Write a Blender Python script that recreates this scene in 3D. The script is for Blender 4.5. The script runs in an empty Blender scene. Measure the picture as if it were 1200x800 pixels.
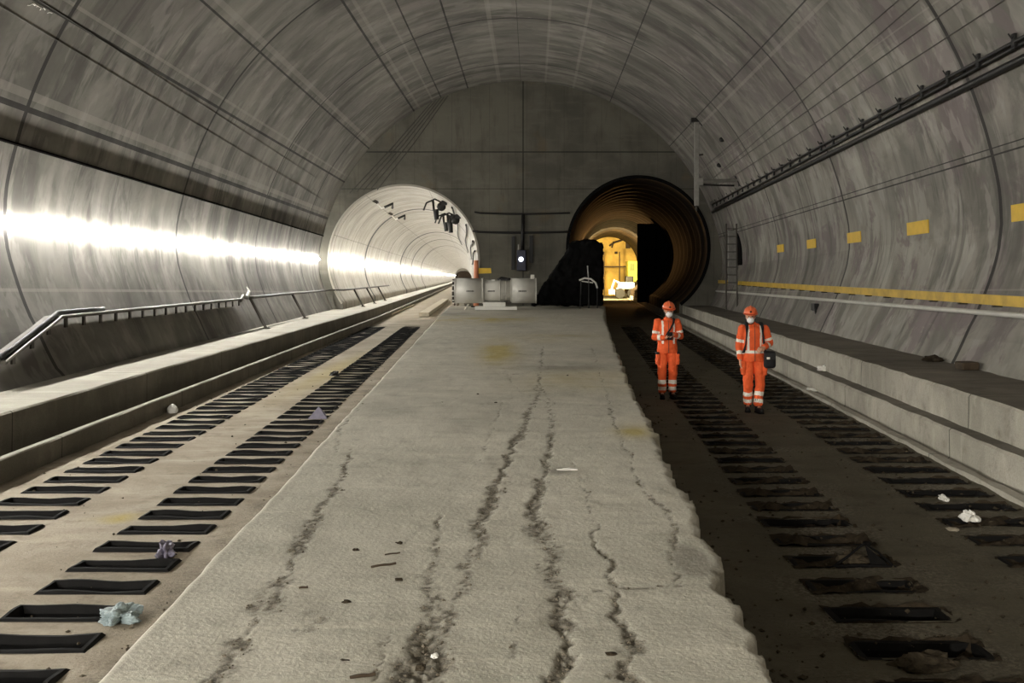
import bpy, bmesh, math, random
import numpy as np
from mathutils import Vector, Matrix, noise
from mathutils.geometry import tessellate_polygon
random.seed(7); rng = np.random.default_rng(5)
D = bpy.data; COL = bpy.context.scene.collection; SC = bpy.context.scene
PI = math.pi; F = 1200.0; HZ = 325.0; CZ = 2.2      # focal length in px, horizon row, camera height
ZW = 52.0                                            # distance of the end wall

# ------------------------------------------------------------------ helpers
def s2l(c):
    return tuple(((v/255)/12.92 if v/255 <= .04045 else ((v/255+.055)/1.055)**2.4) for v in c)
def P(px, py, Z): return Vector(((px-600)*Z/F, Z, CZ-(py-HZ)*Z/F))
def G(px, py, z=0.0):                                # point of the plane z seen at a pixel
    Z = (CZ-z)*F/(py-HZ); return Vector(((px-600)*Z/F, Z, z))
def tag(o, label=None, cat=None, group=None, kind=None):
    if label: o['label'] = label
    if cat: o['category'] = cat
    if group: o['group'] = group
    if kind: o['kind'] = kind
    return o
def link(o, parent=None):
    COL.objects.link(o)
    if parent is not None: o.parent = parent
    return o
def empty(name, loc=(0,0,0), rz=0):
    o = D.objects.new(name, None); o.location = loc; o.rotation_euler = (0,0,rz); o.empty_display_size = .1
    return link(o)
def mesh_obj(name, verts, faces, mat, parent=None, smooth=False, uv=None, mats=None, fm=None):
    me = D.meshes.new(name); me.from_pydata([tuple(v) for v in verts], [], faces)
    for m in (mats or [mat]): me.materials.append(m)
    if fm is not None: me.polygons.foreach_set('material_index', fm)
    if smooth: me.polygons.foreach_set('use_smooth', [True]*len(me.polygons))
    if uv is not None:
        L = me.uv_layers.new(name='UVMap'); idx = np.zeros(len(me.loops), dtype=np.int32)
        me.loops.foreach_get('vertex_index', idx)
        L.data.foreach_set('uv', np.asarray(uv, dtype=np.float32)[idx].ravel())
    me.update(); return link(D.objects.new(name, me), parent)

class MB:
    def __init__(s): s.bm = bmesh.new()
    def box(s, c, size, rot=None, bev=0.0):
        r = bmesh.ops.create_cube(s.bm, size=1.0); vs = r['verts']
        M = Matrix.Translation(Vector(c)) @ (rot.to_4x4() if rot else Matrix.Identity(4)) @ Matrix.Diagonal((*size,1))
        bmesh.ops.transform(s.bm, matrix=M, verts=vs)
        if bev:
            es = list({e for v in vs for e in v.link_edges})
            bmesh.ops.bevel(s.bm, geom=es, offset=bev, segments=2, affect='EDGES', profile=.5)
        return s
    def cyl(s, a, b, r1, r2=None, n=16, caps=True):
        a = Vector(a); b = Vector(b); d = b-a
        if d.length < 1e-6: return s
        q = d.to_track_quat('Z','Y').to_matrix().to_4x4()
        bmesh.ops.create_cone(s.bm, cap_ends=caps, segments=n, radius1=r1, radius2=r1 if r2 is None else r2, depth=d.length,
                              matrix=Matrix.Translation((a+b)/2) @ q)
        return s
    def tube(s, pts, r, n=8, flat=1.0):
        pts = [Vector(p) for p in pts]; rings = []
        for i, p in enumerate(pts):
            t = (pts[min(i+1,len(pts)-1)]-pts[max(i-1,0)]).normalized()
            up = Vector((0,0,1)) if abs(t.z) < .95 else Vector((1,0,0))
            a = t.cross(up).normalized(); b = a.cross(t).normalized()
            rr = r[i] if isinstance(r, (list,tuple)) else r
            rings.append([s.bm.verts.new(p+(a*math.cos(2*PI*k/n)*rr+b*math.sin(2*PI*k/n)*rr*flat)) for k in range(n)])
        for A, B in zip(rings[:-1], rings[1:]):
            for k in range(n): s.bm.faces.new((A[k],A[(k+1)%n],B[(k+1)%n],B[k]))
        s.bm.faces.new(rings[0][::-1]); s.bm.faces.new(rings[-1]); return s
    def ell(s, c, r, rot=None, sub=3):
        M = Matrix.Translation(Vector(c)) @ (rot.to_4x4() if rot else Matrix.Identity(4)) @ Matrix.Diagonal((*r,1))
        bmesh.ops.create_icosphere(s.bm, subdivisions=sub, radius=1.0, matrix=M); return s
    def cap(s, a, b, r1, r2, f=1.0):                 # tapered capsule, f flattens it in depth
        a = Vector(a); b = Vector(b); pts = []
        for c, r in ((a,r1),(b,r2)):
            for i in range(7):
                ph = -PI/2+PI*i/6
                for k in range(14):
                    th = 2*PI*k/14; pts.append(c+Vector((math.cos(ph)*math.cos(th)*r, math.cos(ph)*math.sin(th)*r*f, math.sin(ph)*r)))
        return s.hull(pts)
    def fru(s, c1, r1, c2, r2, n=28):                # elliptical frustum with flat ends
        pts = []
        for c, r in ((c1,r1),(c2,r2)):
            for k in range(n):
                th = 2*PI*k/n; pts.append(Vector(c)+Vector((math.cos(th)*r[0], math.sin(th)*r[1], 0)))
        return s.hull(pts)
    def hull(s, pts):
        vs = [s.bm.verts.new(p) for p in pts]
        r = bmesh.ops.convex_hull(s.bm, input=vs)
        dead = list({g for g in r['geom_interior']+r['geom_unused'] if isinstance(g, bmesh.types.BMVert) and g.is_valid})
        if dead: bmesh.ops.delete(s.bm, geom=dead, context='VERTS')
        return s
    def build(s, name, mat, parent=None, smooth=False, jit=0.0, jf=3.0, mats=None, pick=None):
        if jit:
            for v in s.bm.verts:
                n = noise.noise_vector(v.co*jf); v.co += Vector(n)*jit
        bmesh.ops.recalc_face_normals(s.bm, faces=s.bm.faces)
        me = D.meshes.new(name); s.bm.to_mesh(me); s.bm.free()
        for m in (mats or [mat]): me.materials.append(m)
        if smooth: me.polygons.foreach_set('use_smooth', [True]*len(me.polygons))
        if pick:
            for p in me.polygons: p.material_index = pick(p.center)
        return link(D.objects.new(name, me), parent)
def copy_tree(o, parent=None):
    c = o.copy(); link(c); c.parent = parent
    for ch in list(o.children): copy_tree(ch, c)
    return c
def blob(mb, name, mats, parent=None, voxel=.01, smooth=4, wr=0.0, wf=9.0, pick=None, ws=(1,1,1)):
    """union of overlapping closed shapes grown into ONE continuous skin"""
    bmesh.ops.recalc_face_normals(mb.bm, faces=mb.bm.faces)
    me = D.meshes.new('t'); mb.bm.to_mesh(me); mb.bm.free(); t = D.objects.new('t', me); COL.objects.link(t)
    m = t.modifiers.new('r','REMESH'); m.mode = 'VOXEL'; m.voxel_size = voxel
    if smooth: m = t.modifiers.new('s','SMOOTH'); m.iterations = smooth; m.factor = .5
    dg = bpy.context.evaluated_depsgraph_get(); dg.update()
    out = D.meshes.new_from_object(t.evaluated_get(dg)); D.objects.remove(t); D.meshes.remove(me)
    out.name = name; out.materials.clear()
    for x in mats: out.materials.append(x)
    if wr:
        n = len(out.vertices); co = np.zeros(n*3); out.vertices.foreach_get('co', co); no = np.zeros(n*3); out.vertex_normals.foreach_get('vector', no)
        co = co.reshape(-1,3); no = no.reshape(-1,3)
        h = np.array([noise.fractal(Vector((c[0]*wf*ws[0], c[1]*wf*ws[1], c[2]*wf*ws[2])), .6, 2.0, 3) for c in co])
        co += no*(h*wr)[:,None]; out.vertices.foreach_set('co', co.ravel())
    out.polygons.foreach_set('use_smooth', [True]*len(out.polygons))
    if pick:
        for p in out.polygons: p.material_index = pick(p.center)
    return link(D.objects.new(name, out), parent)

# numpy value noise
_tab = rng.random((256,256))
def vn(x, y):
    xi = np.floor(x).astype(int); yi = np.floor(y).astype(int); fx = x-xi; fy = y-yi
    fx = fx*fx*(3-2*fx); fy = fy*fy*(3-2*fy)
    a = _tab[xi%256, yi%256]; b = _tab[(xi+1)%256, yi%256]; c = _tab[xi%256, (yi+1)%256]; d = _tab[(xi+1)%256, (yi+1)%256]
    return (a*(1-fx)+b*fx)*(1-fy)+(c*(1-fx)+d*fx)*fy-.5
def fbm(x, y, o=4):
    s = 0; a = 1.0
    for k in range(o): s = s+a*vn(x*2**k+17*k, y*2**k+31*k); a *= .5
    return s

# ------------------------------------------------------------------ materials
class NT:
    def __init__(s, name):
        s.m = D.materials.new(name); s.m.use_nodes = True; s.t = s.m.node_tree; s.n = s.t.nodes; s.l = s.t.links
        s.b = s.n['Principled BSDF']
    def put(s, sock, v):
        if isinstance(v, bpy.types.NodeSocket): s.l.new(v, sock)
        elif v is not None: sock.default_value = v
    def math(s, op, a, b=None, c=None, clamp=False):
        n = s.n.new('ShaderNodeMath'); n.operation = op; n.use_clamp = clamp
        s.put(n.inputs[0], a); s.put(n.inputs[1], b); s.put(n.inputs[2], c); return n.outputs[0]
    def coord(s, kind='Object', scale=(1,1,1), loc=(0,0,0)):
        t = s.n.new('ShaderNodeTexCoord'); m = s.n.new('ShaderNodeMapping'); s.l.new(t.outputs[kind], m.inputs[0])
        m.inputs['Scale'].default_value = scale; m.inputs['Location'].default_value = loc; return m.outputs[0]
    def noise(s, vec, scale=1, detail=4, rough=.55, dist=0):
        n = s.n.new('ShaderNodeTexNoise'); s.l.new(vec, n.inputs['Vector']); n.inputs['Scale'].default_value = scale
        n.inputs['Detail'].default_value = detail; n.inputs['Roughness'].default_value = rough; n.inputs['Distortion'].default_value = dist
        return n.outputs[0]
    def rng(s, v, a, b, c=0., d=1.):
        n = s.n.new('ShaderNodeMapRange'); n.interpolation_type = 'SMOOTHSTEP'; s.put(n.inputs[0], v)
        for i, x in enumerate((a,b,c,d)): n.inputs[i+1].default_value = x
        return n.outputs[0]
    def mix(s, f, a, b, mode='MIX'):
        n = s.n.new('ShaderNodeMix'); n.data_type = 'RGBA'; n.blend_type = mode
        s.put(n.inputs[0], f)
        for k, v in ((6,a),(7,b)):
            if isinstance(v, bpy.types.NodeSocket): s.l.new(v, n.inputs[k])
            else: n.inputs[k].default_value = (*v,1) if len(v) == 3 else v
        return n.outputs[2]
    def sep(s, vec):
        n = s.n.new('ShaderNodeSeparateXYZ'); s.l.new(vec, n.inputs[0]); return n.outputs
    def attr(s, name):
        n = s.n.new('ShaderNodeAttribute'); n.attribute_name = name; q = s.n.new('ShaderNodeSeparateColor'); s.l.new(n.outputs['Color'], q.inputs[0]); return q.outputs
    def anyof(s, v, items):
        acc = None
        for t0, e in items:
            c = s.math('COMPARE', v, t0, e); acc = c if acc is None else s.math('MAXIMUM', acc, c)
        return acc
    def bump(s, h, strength=.3, dist=.02, prev=None):
        n = s.n.new('ShaderNodeBump'); n.inputs['Strength'].default_value = strength; n.inputs['Distance'].default_value = dist
        s.l.new(h, n.inputs['Height'])
        if prev is not None: s.l.new(prev, n.inputs['Normal'])
        return n.outputs[0]
    def out(s, col, rough=.7, nrm=None, metal=0, spec=.3):
        if isinstance(col, bpy.types.NodeSocket): s.l.new(col, s.b.inputs['Base Color'])
        else: s.b.inputs['Base Color'].default_value = (*col,1)
        s.put(s.b.inputs['Roughness'], rough); s.b.inputs['Metallic'].default_value = metal
        s.b.inputs['Specular IOR Level'].default_value = spec
        if nrm is not None: s.l.new(nrm, s.b.inputs['Normal'])
        return s.m
def simple(name, col, rough=.6, metal=0, var=.25, scale=6, bump=.1, spec=.35):
    n = NT(name); c = n.coord('Object'); f = n.noise(c, scale, 5, .6)
    a = s2l(col); b = tuple(x*(1-var) for x in a)
    return n.out(n.mix(n.rng(f,.3,.7), b, a), rough, n.bump(n.noise(c, scale*4, 4), bump, .01), metal, spec)

def vault_mat():
    n = NT('tunnel_lining_concrete'); t = n.n.new('ShaderNodeTexCoord'); uv = n.sep(t.outputs['UV']); Z, TH = uv[0], uv[1]
    def vec(a, b, c=0.0):
        k = n.n.new('ShaderNodeCombineXYZ'); n.put(k.inputs[0], n.math('MULTIPLY', Z, a)); n.put(k.inputs[1], n.math('MULTIPLY', TH, b)); k.inputs[2].default_value = c; return k.outputs[0]
    blotch = n.noise(vec(.28,.055), 1, 6, .62, .6)
    run = n.noise(vec(.75,.018,3), 1, 5, .55, .25)               # streaks that run down the lining
    ring = n.noise(vec(.7,.07,9), 1, 6, .65, .7)                # board marks
    fine = n.noise(vec(9,1.6), 1, 4, .7)
    col = n.mix(n.rng(blotch,.32,.68), s2l((92,90,84)), s2l((130,127,119)))
    col = n.mix(n.rng(run,.45,.75,0,.5), col, s2l((72,67,62)))
    col = n.mix(n.math('MULTIPLY', n.rng(run,.28,.50,1,0), .35), col, s2l((160,155,146)))
    col = n.mix(n.rng(ring,.5,.62,0,.38), col, s2l((150,146,138)))
    pur = n.noise(vec(.5,.09,21), 1, 6, .7, .8)
    side = n.rng(TH,100,140)
    col = n.mix(n.math('MULTIPLY', n.rng(pur,.50,.58,0,.75), n.math('MAXIMUM', side, .4)), col, s2l((100,90,91)))
    dark = n.noise(vec(.9,.2,5), 1, 7, .75, 1.0)
    col = n.mix(n.rng(dark,.58,.78,0,.55), col, s2l((66,64,60)))
    pale = n.math('MULTIPLY', n.noise(vec(.35,.1,33), 1, 3, .5), n.rng(n.noise(vec(1.6,.12,2), 1, 3), .45,.6))
    col = n.mix(n.rng(pale,.30,.5,0,.3), col, s2l((160,157,150)))
    brd = n.noise(vec(1.1,.03,40), 1, 5, .7, .6)
    col = n.mix(n.math('MULTIPLY', n.rng(brd,.50,.60,0,.62), n.rng(n.noise(vec(.25,.05,50), 1, 3),.42,.56)), col, s2l((64,62,58)))
    ps = n.n.new('ShaderNodeCombineXYZ'); n.put(ps.inputs[0], n.math('FLOOR', n.math('DIVIDE', n.math('ADD', Z, 2.8+98.5), 9.85))); n.put(ps.inputs[1], n.math('FLOOR', n.math('DIVIDE', n.math('ADD', TH, 7.0), 13.0)))
    wn = n.n.new('ShaderNodeTexWhiteNoise'); n.l.new(ps.outputs[0], wn.inputs[0])
    col = n.mix(n.math('MULTIPLY', wn.outputs[0], .38), col, s2l((78,75,70)))
    col = n.mix(n.math('MULTIPLY', n.rng(TH,125,165), .42), col, n.mix(1.0, col, (1.75,1.75,1.75), 'MULTIPLY'))  # right side of the vault lightened in colour, standing in for more light
    # cast section joints and formwork joints of the lining
    U = 9.85; Z1 = 16.9
    wob = n.math('ADD', Z, n.math('MULTIPLY', n.noise(vec(.2,.09,7), 1, 2), .12))
    rings = n.anyof(wob, [(Z1+.06+U*k, .065) for k in range(-3,4)])
    lines = n.anyof(TH, [(19.0,.34),(30.3,.22),(42.0,.18),(58.5,.22),(67,.15),(75,.18),(116,.12),(137,.12),(166.5,.10),(165.7,.07),(90,.05)])
    soft = n.anyof(TH, [(20.6,.5),(32.0,.22),(43.6,.5),(60.2,.35),(64.5,.25),(84,.5),(97,.3),(105,.35),(139,.3),(-2.0,.2),(148,.12),(182,.1)])
    halfr = n.anyof(wob, [(Z1+U*(k+.5), .02) for k in range(-3,4)])
    col = n.mix(n.math('MULTIPLY', soft, .38), col, s2l((150,146,138)))
    col = n.mix(n.math('MULTIPLY', halfr, .35), col, s2l((70,66,62)))
    j = n.math('MAXIMUM', rings, lines)
    col = n.mix(n.math('MULTIPLY', j, .92), col, s2l((34,32,30)))
    b1 = n.bump(n.math('ADD', n.math('MULTIPLY', fine, .35), n.math('MULTIPLY', ring, .25)), .2, .02)
    b2 = n.bump(n.math('SUBTRACT', soft, n.math('MULTIPLY', j, 1.6)), .6, .02, b1)
    return n.out(col, n.rng(run,.3,.7,.6,.85), b2, 0, .3)

def bore_mat(name, ca, cb, per, joints, linec=(40,38,35), js=.06, streak=False):
    n = NT(name); t = n.n.new('ShaderNodeTexCoord'); uv = n.sep(t.outputs['UV']); Z, TH = uv[0], uv[1]
    def vec(a, b, c=0.0):
        k = n.n.new('ShaderNodeCombineXYZ'); n.put(k.inputs[0], n.math('MULTIPLY', Z, a)); n.put(k.inputs[1], n.math('MULTIPLY', TH, b)); k.inputs[2].default_value = c; return k.outputs[0]
    bl = n.noise(vec(.6,.03), 1, 6, .65, .4); rg = n.noise(vec(2.2,.012,4), 1, 5, .7)
    col = n.mix(n.rng(bl,.3,.7), s2l(ca), s2l(cb))
    col = n.mix(n.rng(rg,.5,.72,0,.7), col, tuple(x*.4 for x in s2l(ca)))
    m = n.math('MODULO', n.math('ADD', Z, 100.0), per)
    c1 = n.math('COMPARE', m, per*.5, js*.4)
    col = n.mix(n.math('MULTIPLY', c1, .6), col, s2l(linec))
    if streak: sk = n.noise(vec(.7,.004,8), 1, 6, .75); col = n.mix(n.rng(sk,.42,.58,.92,0), col, s2l((10,8,6)))
    if joints: col = n.mix(n.anyof(Z, joints), col, s2l(linec))
    l2 = n.anyof(TH, [(60,.4),(110,.4),(155,.4),(20,.4)]); col = n.mix(n.math('MULTIPLY', l2, .4), col, s2l(linec))
    return n.out(col, .6, n.bump(rg, .4, .03), 0, .3)

def ground_mat(name, ca, cb, cdirt, per=None, vein=.5, attrs=False, rough=.85, bump=.5, sp=3.0):
    n = NT(name); c = n.coord('Object'); f1 = n.noise(c, .7, 6, .65, .5); f2 = n.noise(c, sp, 6, .7); f3 = n.noise(c, 40, 4, .7)
    col = n.mix(n.rng(f1,.35,.68), s2l(ca), s2l(cb))
    col = n.mix(n.rng(f2,.5,.78,0,vein), col, s2l(cdirt))
    col = n.mix(n.rng(f3,.35,.75,0,.28), col, tuple(x*.45 for x in s2l(ca)))
    c2 = n.coord('Object', (.5,3.5,1)); sm = n.noise(c2, 1.2, 5, .65, .4)
    col = n.mix(n.rng(sm,.5,.75,0,.35), col, tuple(min(1,x*1.35) for x in s2l(cb)))
    if attrs:
        a = n.attr('marks')
        col = n.mix(n.math('MULTIPLY', a[2], .55), col, s2l((84,80,70)))
        col = n.mix(n.math('MULTIPLY', a[1], .8), col, s2l((170,152,78)))
        rub = n.noise(c, 26, 3, .8)
        col = n.mix(n.math('MULTIPLY', a[0], .85), col, n.mix(n.rng(rub,.42,.62), s2l((74,68,58)), s2l((138,131,116))))
    if per:
        y = n.sep(c)[1]; k = n.math('COMPARE', n.math('MODULO', n.math('ADD', y, 100.), per), per/2, .012)
        col = n.mix(n.math('MULTIPLY', k, .8), col, s2l((40,38,34)))
    h = n.math('ADD', n.math('MULTIPLY', f3, .5), n.math('ADD', f2, n.math('MULTIPLY', sm, .6)))
    return n.out(col, rough, n.bump(h, bump, .03), 0, .25)

def endwall_mat():
    n = NT('end_wall_concrete'); c = n.coord('Object'); x, y, z = n.sep(c)[0:3]
    f1 = n.noise(c, .35, 6, .6, .3); f2 = n.noise(n.coord('Object',(2.4,1,.35)), 1.0, 5, .7); f3 = n.noise(n.coord('Object',(.4,1,2.6)), 1.0, 5, .7)
    col = n.mix(n.rng(f1,.35,.65), s2l((84,82,74)), s2l((104,101,91)))
    col = n.mix(n.rng(f2,.5,.75,0,.5), col, s2l((60,59,53)))
    col = n.mix(n.rng(f3,.5,.75,0,.4), col, s2l((118,114,104)))
    col = n.mix(n.rng(n.noise(c,.5,4),.58,.7,0,.4), col, s2l((104,88,64)))
    j = n.math('MAXIMUM', n.anyof(x, [(.563,.03)]), n.anyof(z, [(8.57,.03),(6.7,.015)]))
    col = n.mix(n.math('MULTIPLY', j, .8), col, s2l((28,27,24)))
    gx = n.math('COMPARE', n.math('MODULO', n.math('ADD', x, 50.), .95), .4, .012)
    col = n.mix(n.math('MULTIPLY', gx, .3), col, s2l((50,48,44)))
    return n.out(col, .75, n.bump(f2, .3, .03), 0, .2)

M = {}
M['vault'] = vault_mat()
M['bore_left'] = bore_mat('left_bore_lining', (142,137,126), (176,171,160), 2.0, [(53.2,.05),(61,.05),(69.6,.42),(79,.06),(88,.15),(105,.7),(112,.2),(125,.7),(150,.8)])
M['bore_right'] = bore_mat('right_bore_lining', (58,44,30), (104,82,56), 1.2, None, (12,9,6), .7, True)
M['endwall'] = endwall_mat()
M['slab'] = ground_mat('platform_slab_concrete', (186,182,167), (202,197,182), (140,134,118), attrs=True, vein=.6, bump=.42)
M['bed_left'] = ground_mat('dry_track_bed_concrete', (148,137,120), (178,168,151), (100,90,74), vein=.75, attrs=True)
M['bed_right'] = ground_mat('dirty_track_bed_concrete', (84,79,65), (104,98,82), (50,46,37), vein=.75, attrs=True)
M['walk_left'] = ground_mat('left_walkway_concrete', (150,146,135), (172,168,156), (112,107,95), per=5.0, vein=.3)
M['shaded_top_right'] = ground_mat('right_walkway_shaded_concrete', (98,93,84), (122,117,107), (74,69,60), per=5.0, vein=.6)  # top toned darker than the kerb faces: shade put into the colour
M['shaded_face_left'] = ground_mat('left_kerb_shaded_concrete', (102,98,88), (122,117,106), (84,79,70), per=5.0, vein=.4)  # walkway concrete darkened for the faces turned from the strip: painted shade
M['lit_face_right'] = ground_mat('right_kerb_lit_concrete', (150,146,134), (178,173,160), (98,92,80), per=5.0, vein=.65)  # faces toned lighter than the top: strip light painted into the colour
M['rubber'] = simple('black_rubber', (18,17,16), .8, 0, .4, 12, .2, .15)
M['mud'] = simple('dark_mud', (60,52,41), .95, 0, .5, 9, .8, .1)
M['gravel'] = simple('loose_gravel', (118,110,96), .95, 0, .5, 20, .5, .1)
M['darkgravel'] = simple('dark_gravel', (78,70,57), .95, 0, .5, 20, .5, .1)
M['black'] = simple('black_cable', (24,23,22), .5, 0, .2, 10, .05)
M['matte'] = simple('matte_black_cable', (20,19,18), 1.0, 0, .2, 10, .05, 0.0)
M['tarp'] = simple('black_tarpaulin', (13,13,13), .85, 0, .3, 3, .3, .1)
M['steel'] = simple('galvanised_steel', (150,148,142), .4, .6, .2, 8, .05)
M['darksteel'] = simple('dark_steel', (70,66,60), .5, .5, .3, 8, .1)
M['thin'] = simple('grey_thin_cable', (74,71,66), .6, 0, .2, 8, .05)
M['fan'] = simple('fan_grey_paint', (206,203,194), .45, .1, .1, 3, .03)
M['plate'] = simple('dark_lettering', (60,57,54), .5, 0, .1)
M['white'] = simple('white_paint', (222,220,212), .5, 0, .08)
M['yellow'] = simple('yellow_panel_paint', (226,186,62), .55, 0, .15, 3)
M['yellowrail'] = simple('yellow_handrail_paint', (204,168,58), .5, 0, .35, 2.5)
M['whitepipe'] = simple('white_duct_plastic', (200,198,190), .5, 0, .15, 3)
M['orange'] = simple('orange_cloth', (236,98,48), .8, 0, .16, 7, .3)
M['orangehat'] = simple('orange_helmet_plastic', (222,106,64), .35, 0, .05, 5, 0)
M['reflect'] = simple('silver_reflective_tape', (236,228,214), .4, 0, .06, 20, .1)
M['skin'] = simple('skin', (196,146,118), .6, 0, .12, 10, .1)
M['mask'] = simple('white_face_mask', (238,238,236), .8, 0, .05, 14, .2)
M['boot'] = simple('black_leather', (24,22,21), .55, 0, .3, 10, .2)
M['bag'] = simple('black_nylon', (26,26,28), .75, 0, .3, 10, .2)
M['hair'] = simple('dark_hair', (40,30,22), .8)
M['eye'] = simple('dark_eye', (20,16,14), .3)
M['sodium'] = simple('ochre_plaster', (236,196,104), .8, 0, .45, .5, .3)
M['orangepost'] = simple('orange_plastic_post', (206,132,96), .6, 0, .2)
M['bluebag'] = simple('pale_blue_plastic_film', (150,164,166), .35, 0, .35, 14, .4)
M['lilac'] = simple('lilac_grey_film', (118,114,130), .5, 0, .2, 14)
M['wood'] = simple('weathered_timber', (190,180,160), .8, 0, .25, 5)
M['darkwood'] = simple('dark_timber', (70,58,44), .85, 0, .3, 8)
def emit(name, col, st):
    n = NT(name); n.b.inputs['Base Color'].default_value = (0,0,0,1); n.b.inputs['Emission Color'].default_value = (*col,1); n.b.inputs['Emission Strength'].default_value = st; return n.m
LED = 140.0
M['led'] = emit('lit_strip_diffuser', (1,.975,.91), LED)
M['lampface'] = emit('lit_indicator', (.9,.95,1), 3)

# ------------------------------------------------------------------ the cavern lining
TT = np.array([-40,-32,-24,-16.9,-12.4,-6.8,-5.4,-.8,2.5,5.6,9,13,18,90])
RT = np.array([.66,.70,.775,.857,.905,.931,.941,.966,.984,.995,1.0,1.0,1.0,1.0])
def cR(Z): return 7.33+.058*Z
def cX(Z): return -.43+.0167*Z
def cZ(Z): return 2.49-.013*Z
def rad(th): return float(np.interp(th if th <= 90 else 180-th, TT, RT))
def wth(Z, th, inset=0.0):      # th measured from the left horizontal over the crown to the right
    r = cR(Z)*rad(th)-inset; a = math.radians(th)
    return Vector((cX(Z)-r*math.cos(a), Z, cZ(Z)+r*math.sin(a)))
def th_of_z(Z, z, inset=0):
    lo, hi = -39., 60.
    for _ in range(34):
        m = (lo+hi)/2
        if wth(Z, m, inset).z < z: lo = m
        else: hi = m
    return lo
def wz(Z, z, side, inset=0.0):
    t = th_of_z(Z, z, inset); return wth(Z, t if side < 0 else 180-t, inset)
def wline(Z, side, a, b, inset=0.0, lo=3., hi=75.):        # lining point at distance Z on an image line y = a + b x
    def f(t):
        p = wth(Z, t if side < 0 else 180-t, inset); px = 600+F*p.x/Z; py = HZ+F*(CZ-p.z)/Z; return py-(a+b*px)
    for _ in range(34):
        m = (lo+hi)/2
        if f(m) > 0: lo = m
        else: hi = m
    return wth(Z, lo if side < 0 else 180-lo, inset)
ZS = list(np.linspace(-24, ZW, 78))
def lining(name, t0, t1, nt):
    vs, fs, uv = [], [], []
    for Z in ZS:
        a = th_of_z(Z, .55) if t0 is None else t0; b = 180-th_of_z(Z, .55) if t1 is None else t1
        for i in range(nt+1):
            th = a+(b-a)*i/nt; vs.append(wth(Z, th)); uv.append((Z, th))
    m = nt+1
    for r in range(len(ZS)-1):
        for i in range(nt): fs.append((r*m+i, r*m+i+1, (r+1)*m+i+1, (r+1)*m+i))
    return tag(mesh_obj(name, vs, fs, M['vault'], smooth=True, uv=uv), kind='structure')
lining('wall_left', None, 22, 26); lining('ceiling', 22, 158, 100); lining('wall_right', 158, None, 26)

# bores
LBX, LBZ, LBR = -5.5, 3.07, 3.77
RBX, RBZ, RBR = 6.41, 3.72, 3.51
def lbx(Z): return LBX-.0417*(Z-ZW)
def rbx(Z): return RBX+.075*(Z-ZW)
def bore(name, xf, zc, R, Z0, Z1, dz, mat, rib=0.0):
    vs, fs, uv = [], [], []; n = 72; zz = []
    Z = Z0; k = 0
    while Z <= Z1+1e-6: zz.append((Z, R-(rib if k % 4 in (2,3) else 0))); Z += dz; k += 1
    for Z, r in zz:
        t0 = -math.degrees(math.asin((zc-.9)/r))
        for i in range(n):
            th = t0+(180-2*t0)*(i-1)/(n-3); th = min(max(th, t0), 180-t0); a = math.radians(th)
            vs.append((xf(Z)-r*math.cos(a), Z, -.2 if i in (0, n-1) else zc+r*math.sin(a))); uv.append((Z, th))
    for r in range(len(zz)-1):
        for i in range(n-1):
            fs.append((r*n+i, r*n+i+1, (r+1)*n+i+1, (r+1)*n+i))
    return tag(mesh_obj(name, vs, fs, mat, smooth=True, uv=uv), kind='structure')
bore('tunnel_lining_left_bore', lbx, LBZ, LBR, ZW, 520, 2.0, M['bore_left'])
bore('tunnel_lining_right_bore', rbx, RBZ, RBR, ZW, 126, .6, M['bore_right'], .16)

# end wall with two round openings
outer = [wth(ZW, th) for th in np.linspace(th_of_z(ZW,.5), 180-th_of_z(ZW,.5), 120)]
outer = [Vector((outer[0].x, ZW, -.3))]+outer+[Vector((outer[-1].x, ZW, -.3))]
def circ(x, z, r, n=72):
    t0 = -math.asin((z-.9)/r); L = [Vector((x+r*math.cos(t0+(PI-2*t0)*k/(n-1)), ZW, z+r*math.sin(t0+(PI-2*t0)*k/(n-1)))) for k in range(n)]
    return [Vector((L[0].x, ZW, -.28))]+L+[Vector((L[-1].x, ZW, -.28))]
loops = [outer, circ(LBX, LBZ, LBR), circ(RBX, RBZ, RBR)]
tri = tessellate_polygon([[Vector((p.x, p.z, 0)) for p in l] for l in loops]); allv = [p for l in loops for p in l]
tag(mesh_obj('wall_far', allv, [tuple(t) for t in tri], M['endwall']), kind='structure')
def portal_rim(name, x, z, r, mat, w, t):
    vs, fs = [], []; n = 72
    sec = [(0,0),(0,-t),(w,-t),(w,0)]
    t0 = -math.asin((z-.9)/r)
    for i in range(n):
        a = t0+(PI-2*t0)*i/(n-1)
        for dr, dy in sec: vs.append((x+(r+dr)*math.cos(a), ZW+dy, z+(r+dr)*math.sin(a)))
    for i in range(n-1):
        for k in range(3): fs.append((i*4+k, i*4+k+1, (i+1)*4+k+1, (i+1)*4+k))
    tag(mesh_obj(name, vs, fs, mat), kind='structure')
portal_rim('trim_1', LBX, LBZ, LBR, M['bore_left'], .10, .04)
portal_rim('trim_2', RBX, RBZ, RBR, M['tarp'], .16, .05)
# far closing walls
mesh_obj('wall_left_bore_end', [(lbx(518)+dx, 518, LBZ+dz) for dx, dz in ((-5,-5),(5,-5),(5,5),(-5,5))], [(0,1,2,3)], M['bore_left'])['kind'] = 'structure'
o = mesh_obj('wall_right_bore_end', [(rbx(125)+dx, 125, RBZ+dz) for dx, dz in ((-5,-5),(5,-5),(5,5),(-5,5))], [(0,1,2,3)], M['sodium']); o['kind'] = 'structure'
o = mesh_obj('wall_back', [(-14,-24,-1),(14,-24,-1),(14,-24,12),(-14,-24,12)], [(0,1,2,3)], M['endwall']); o['kind'] = 'structure'

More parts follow.
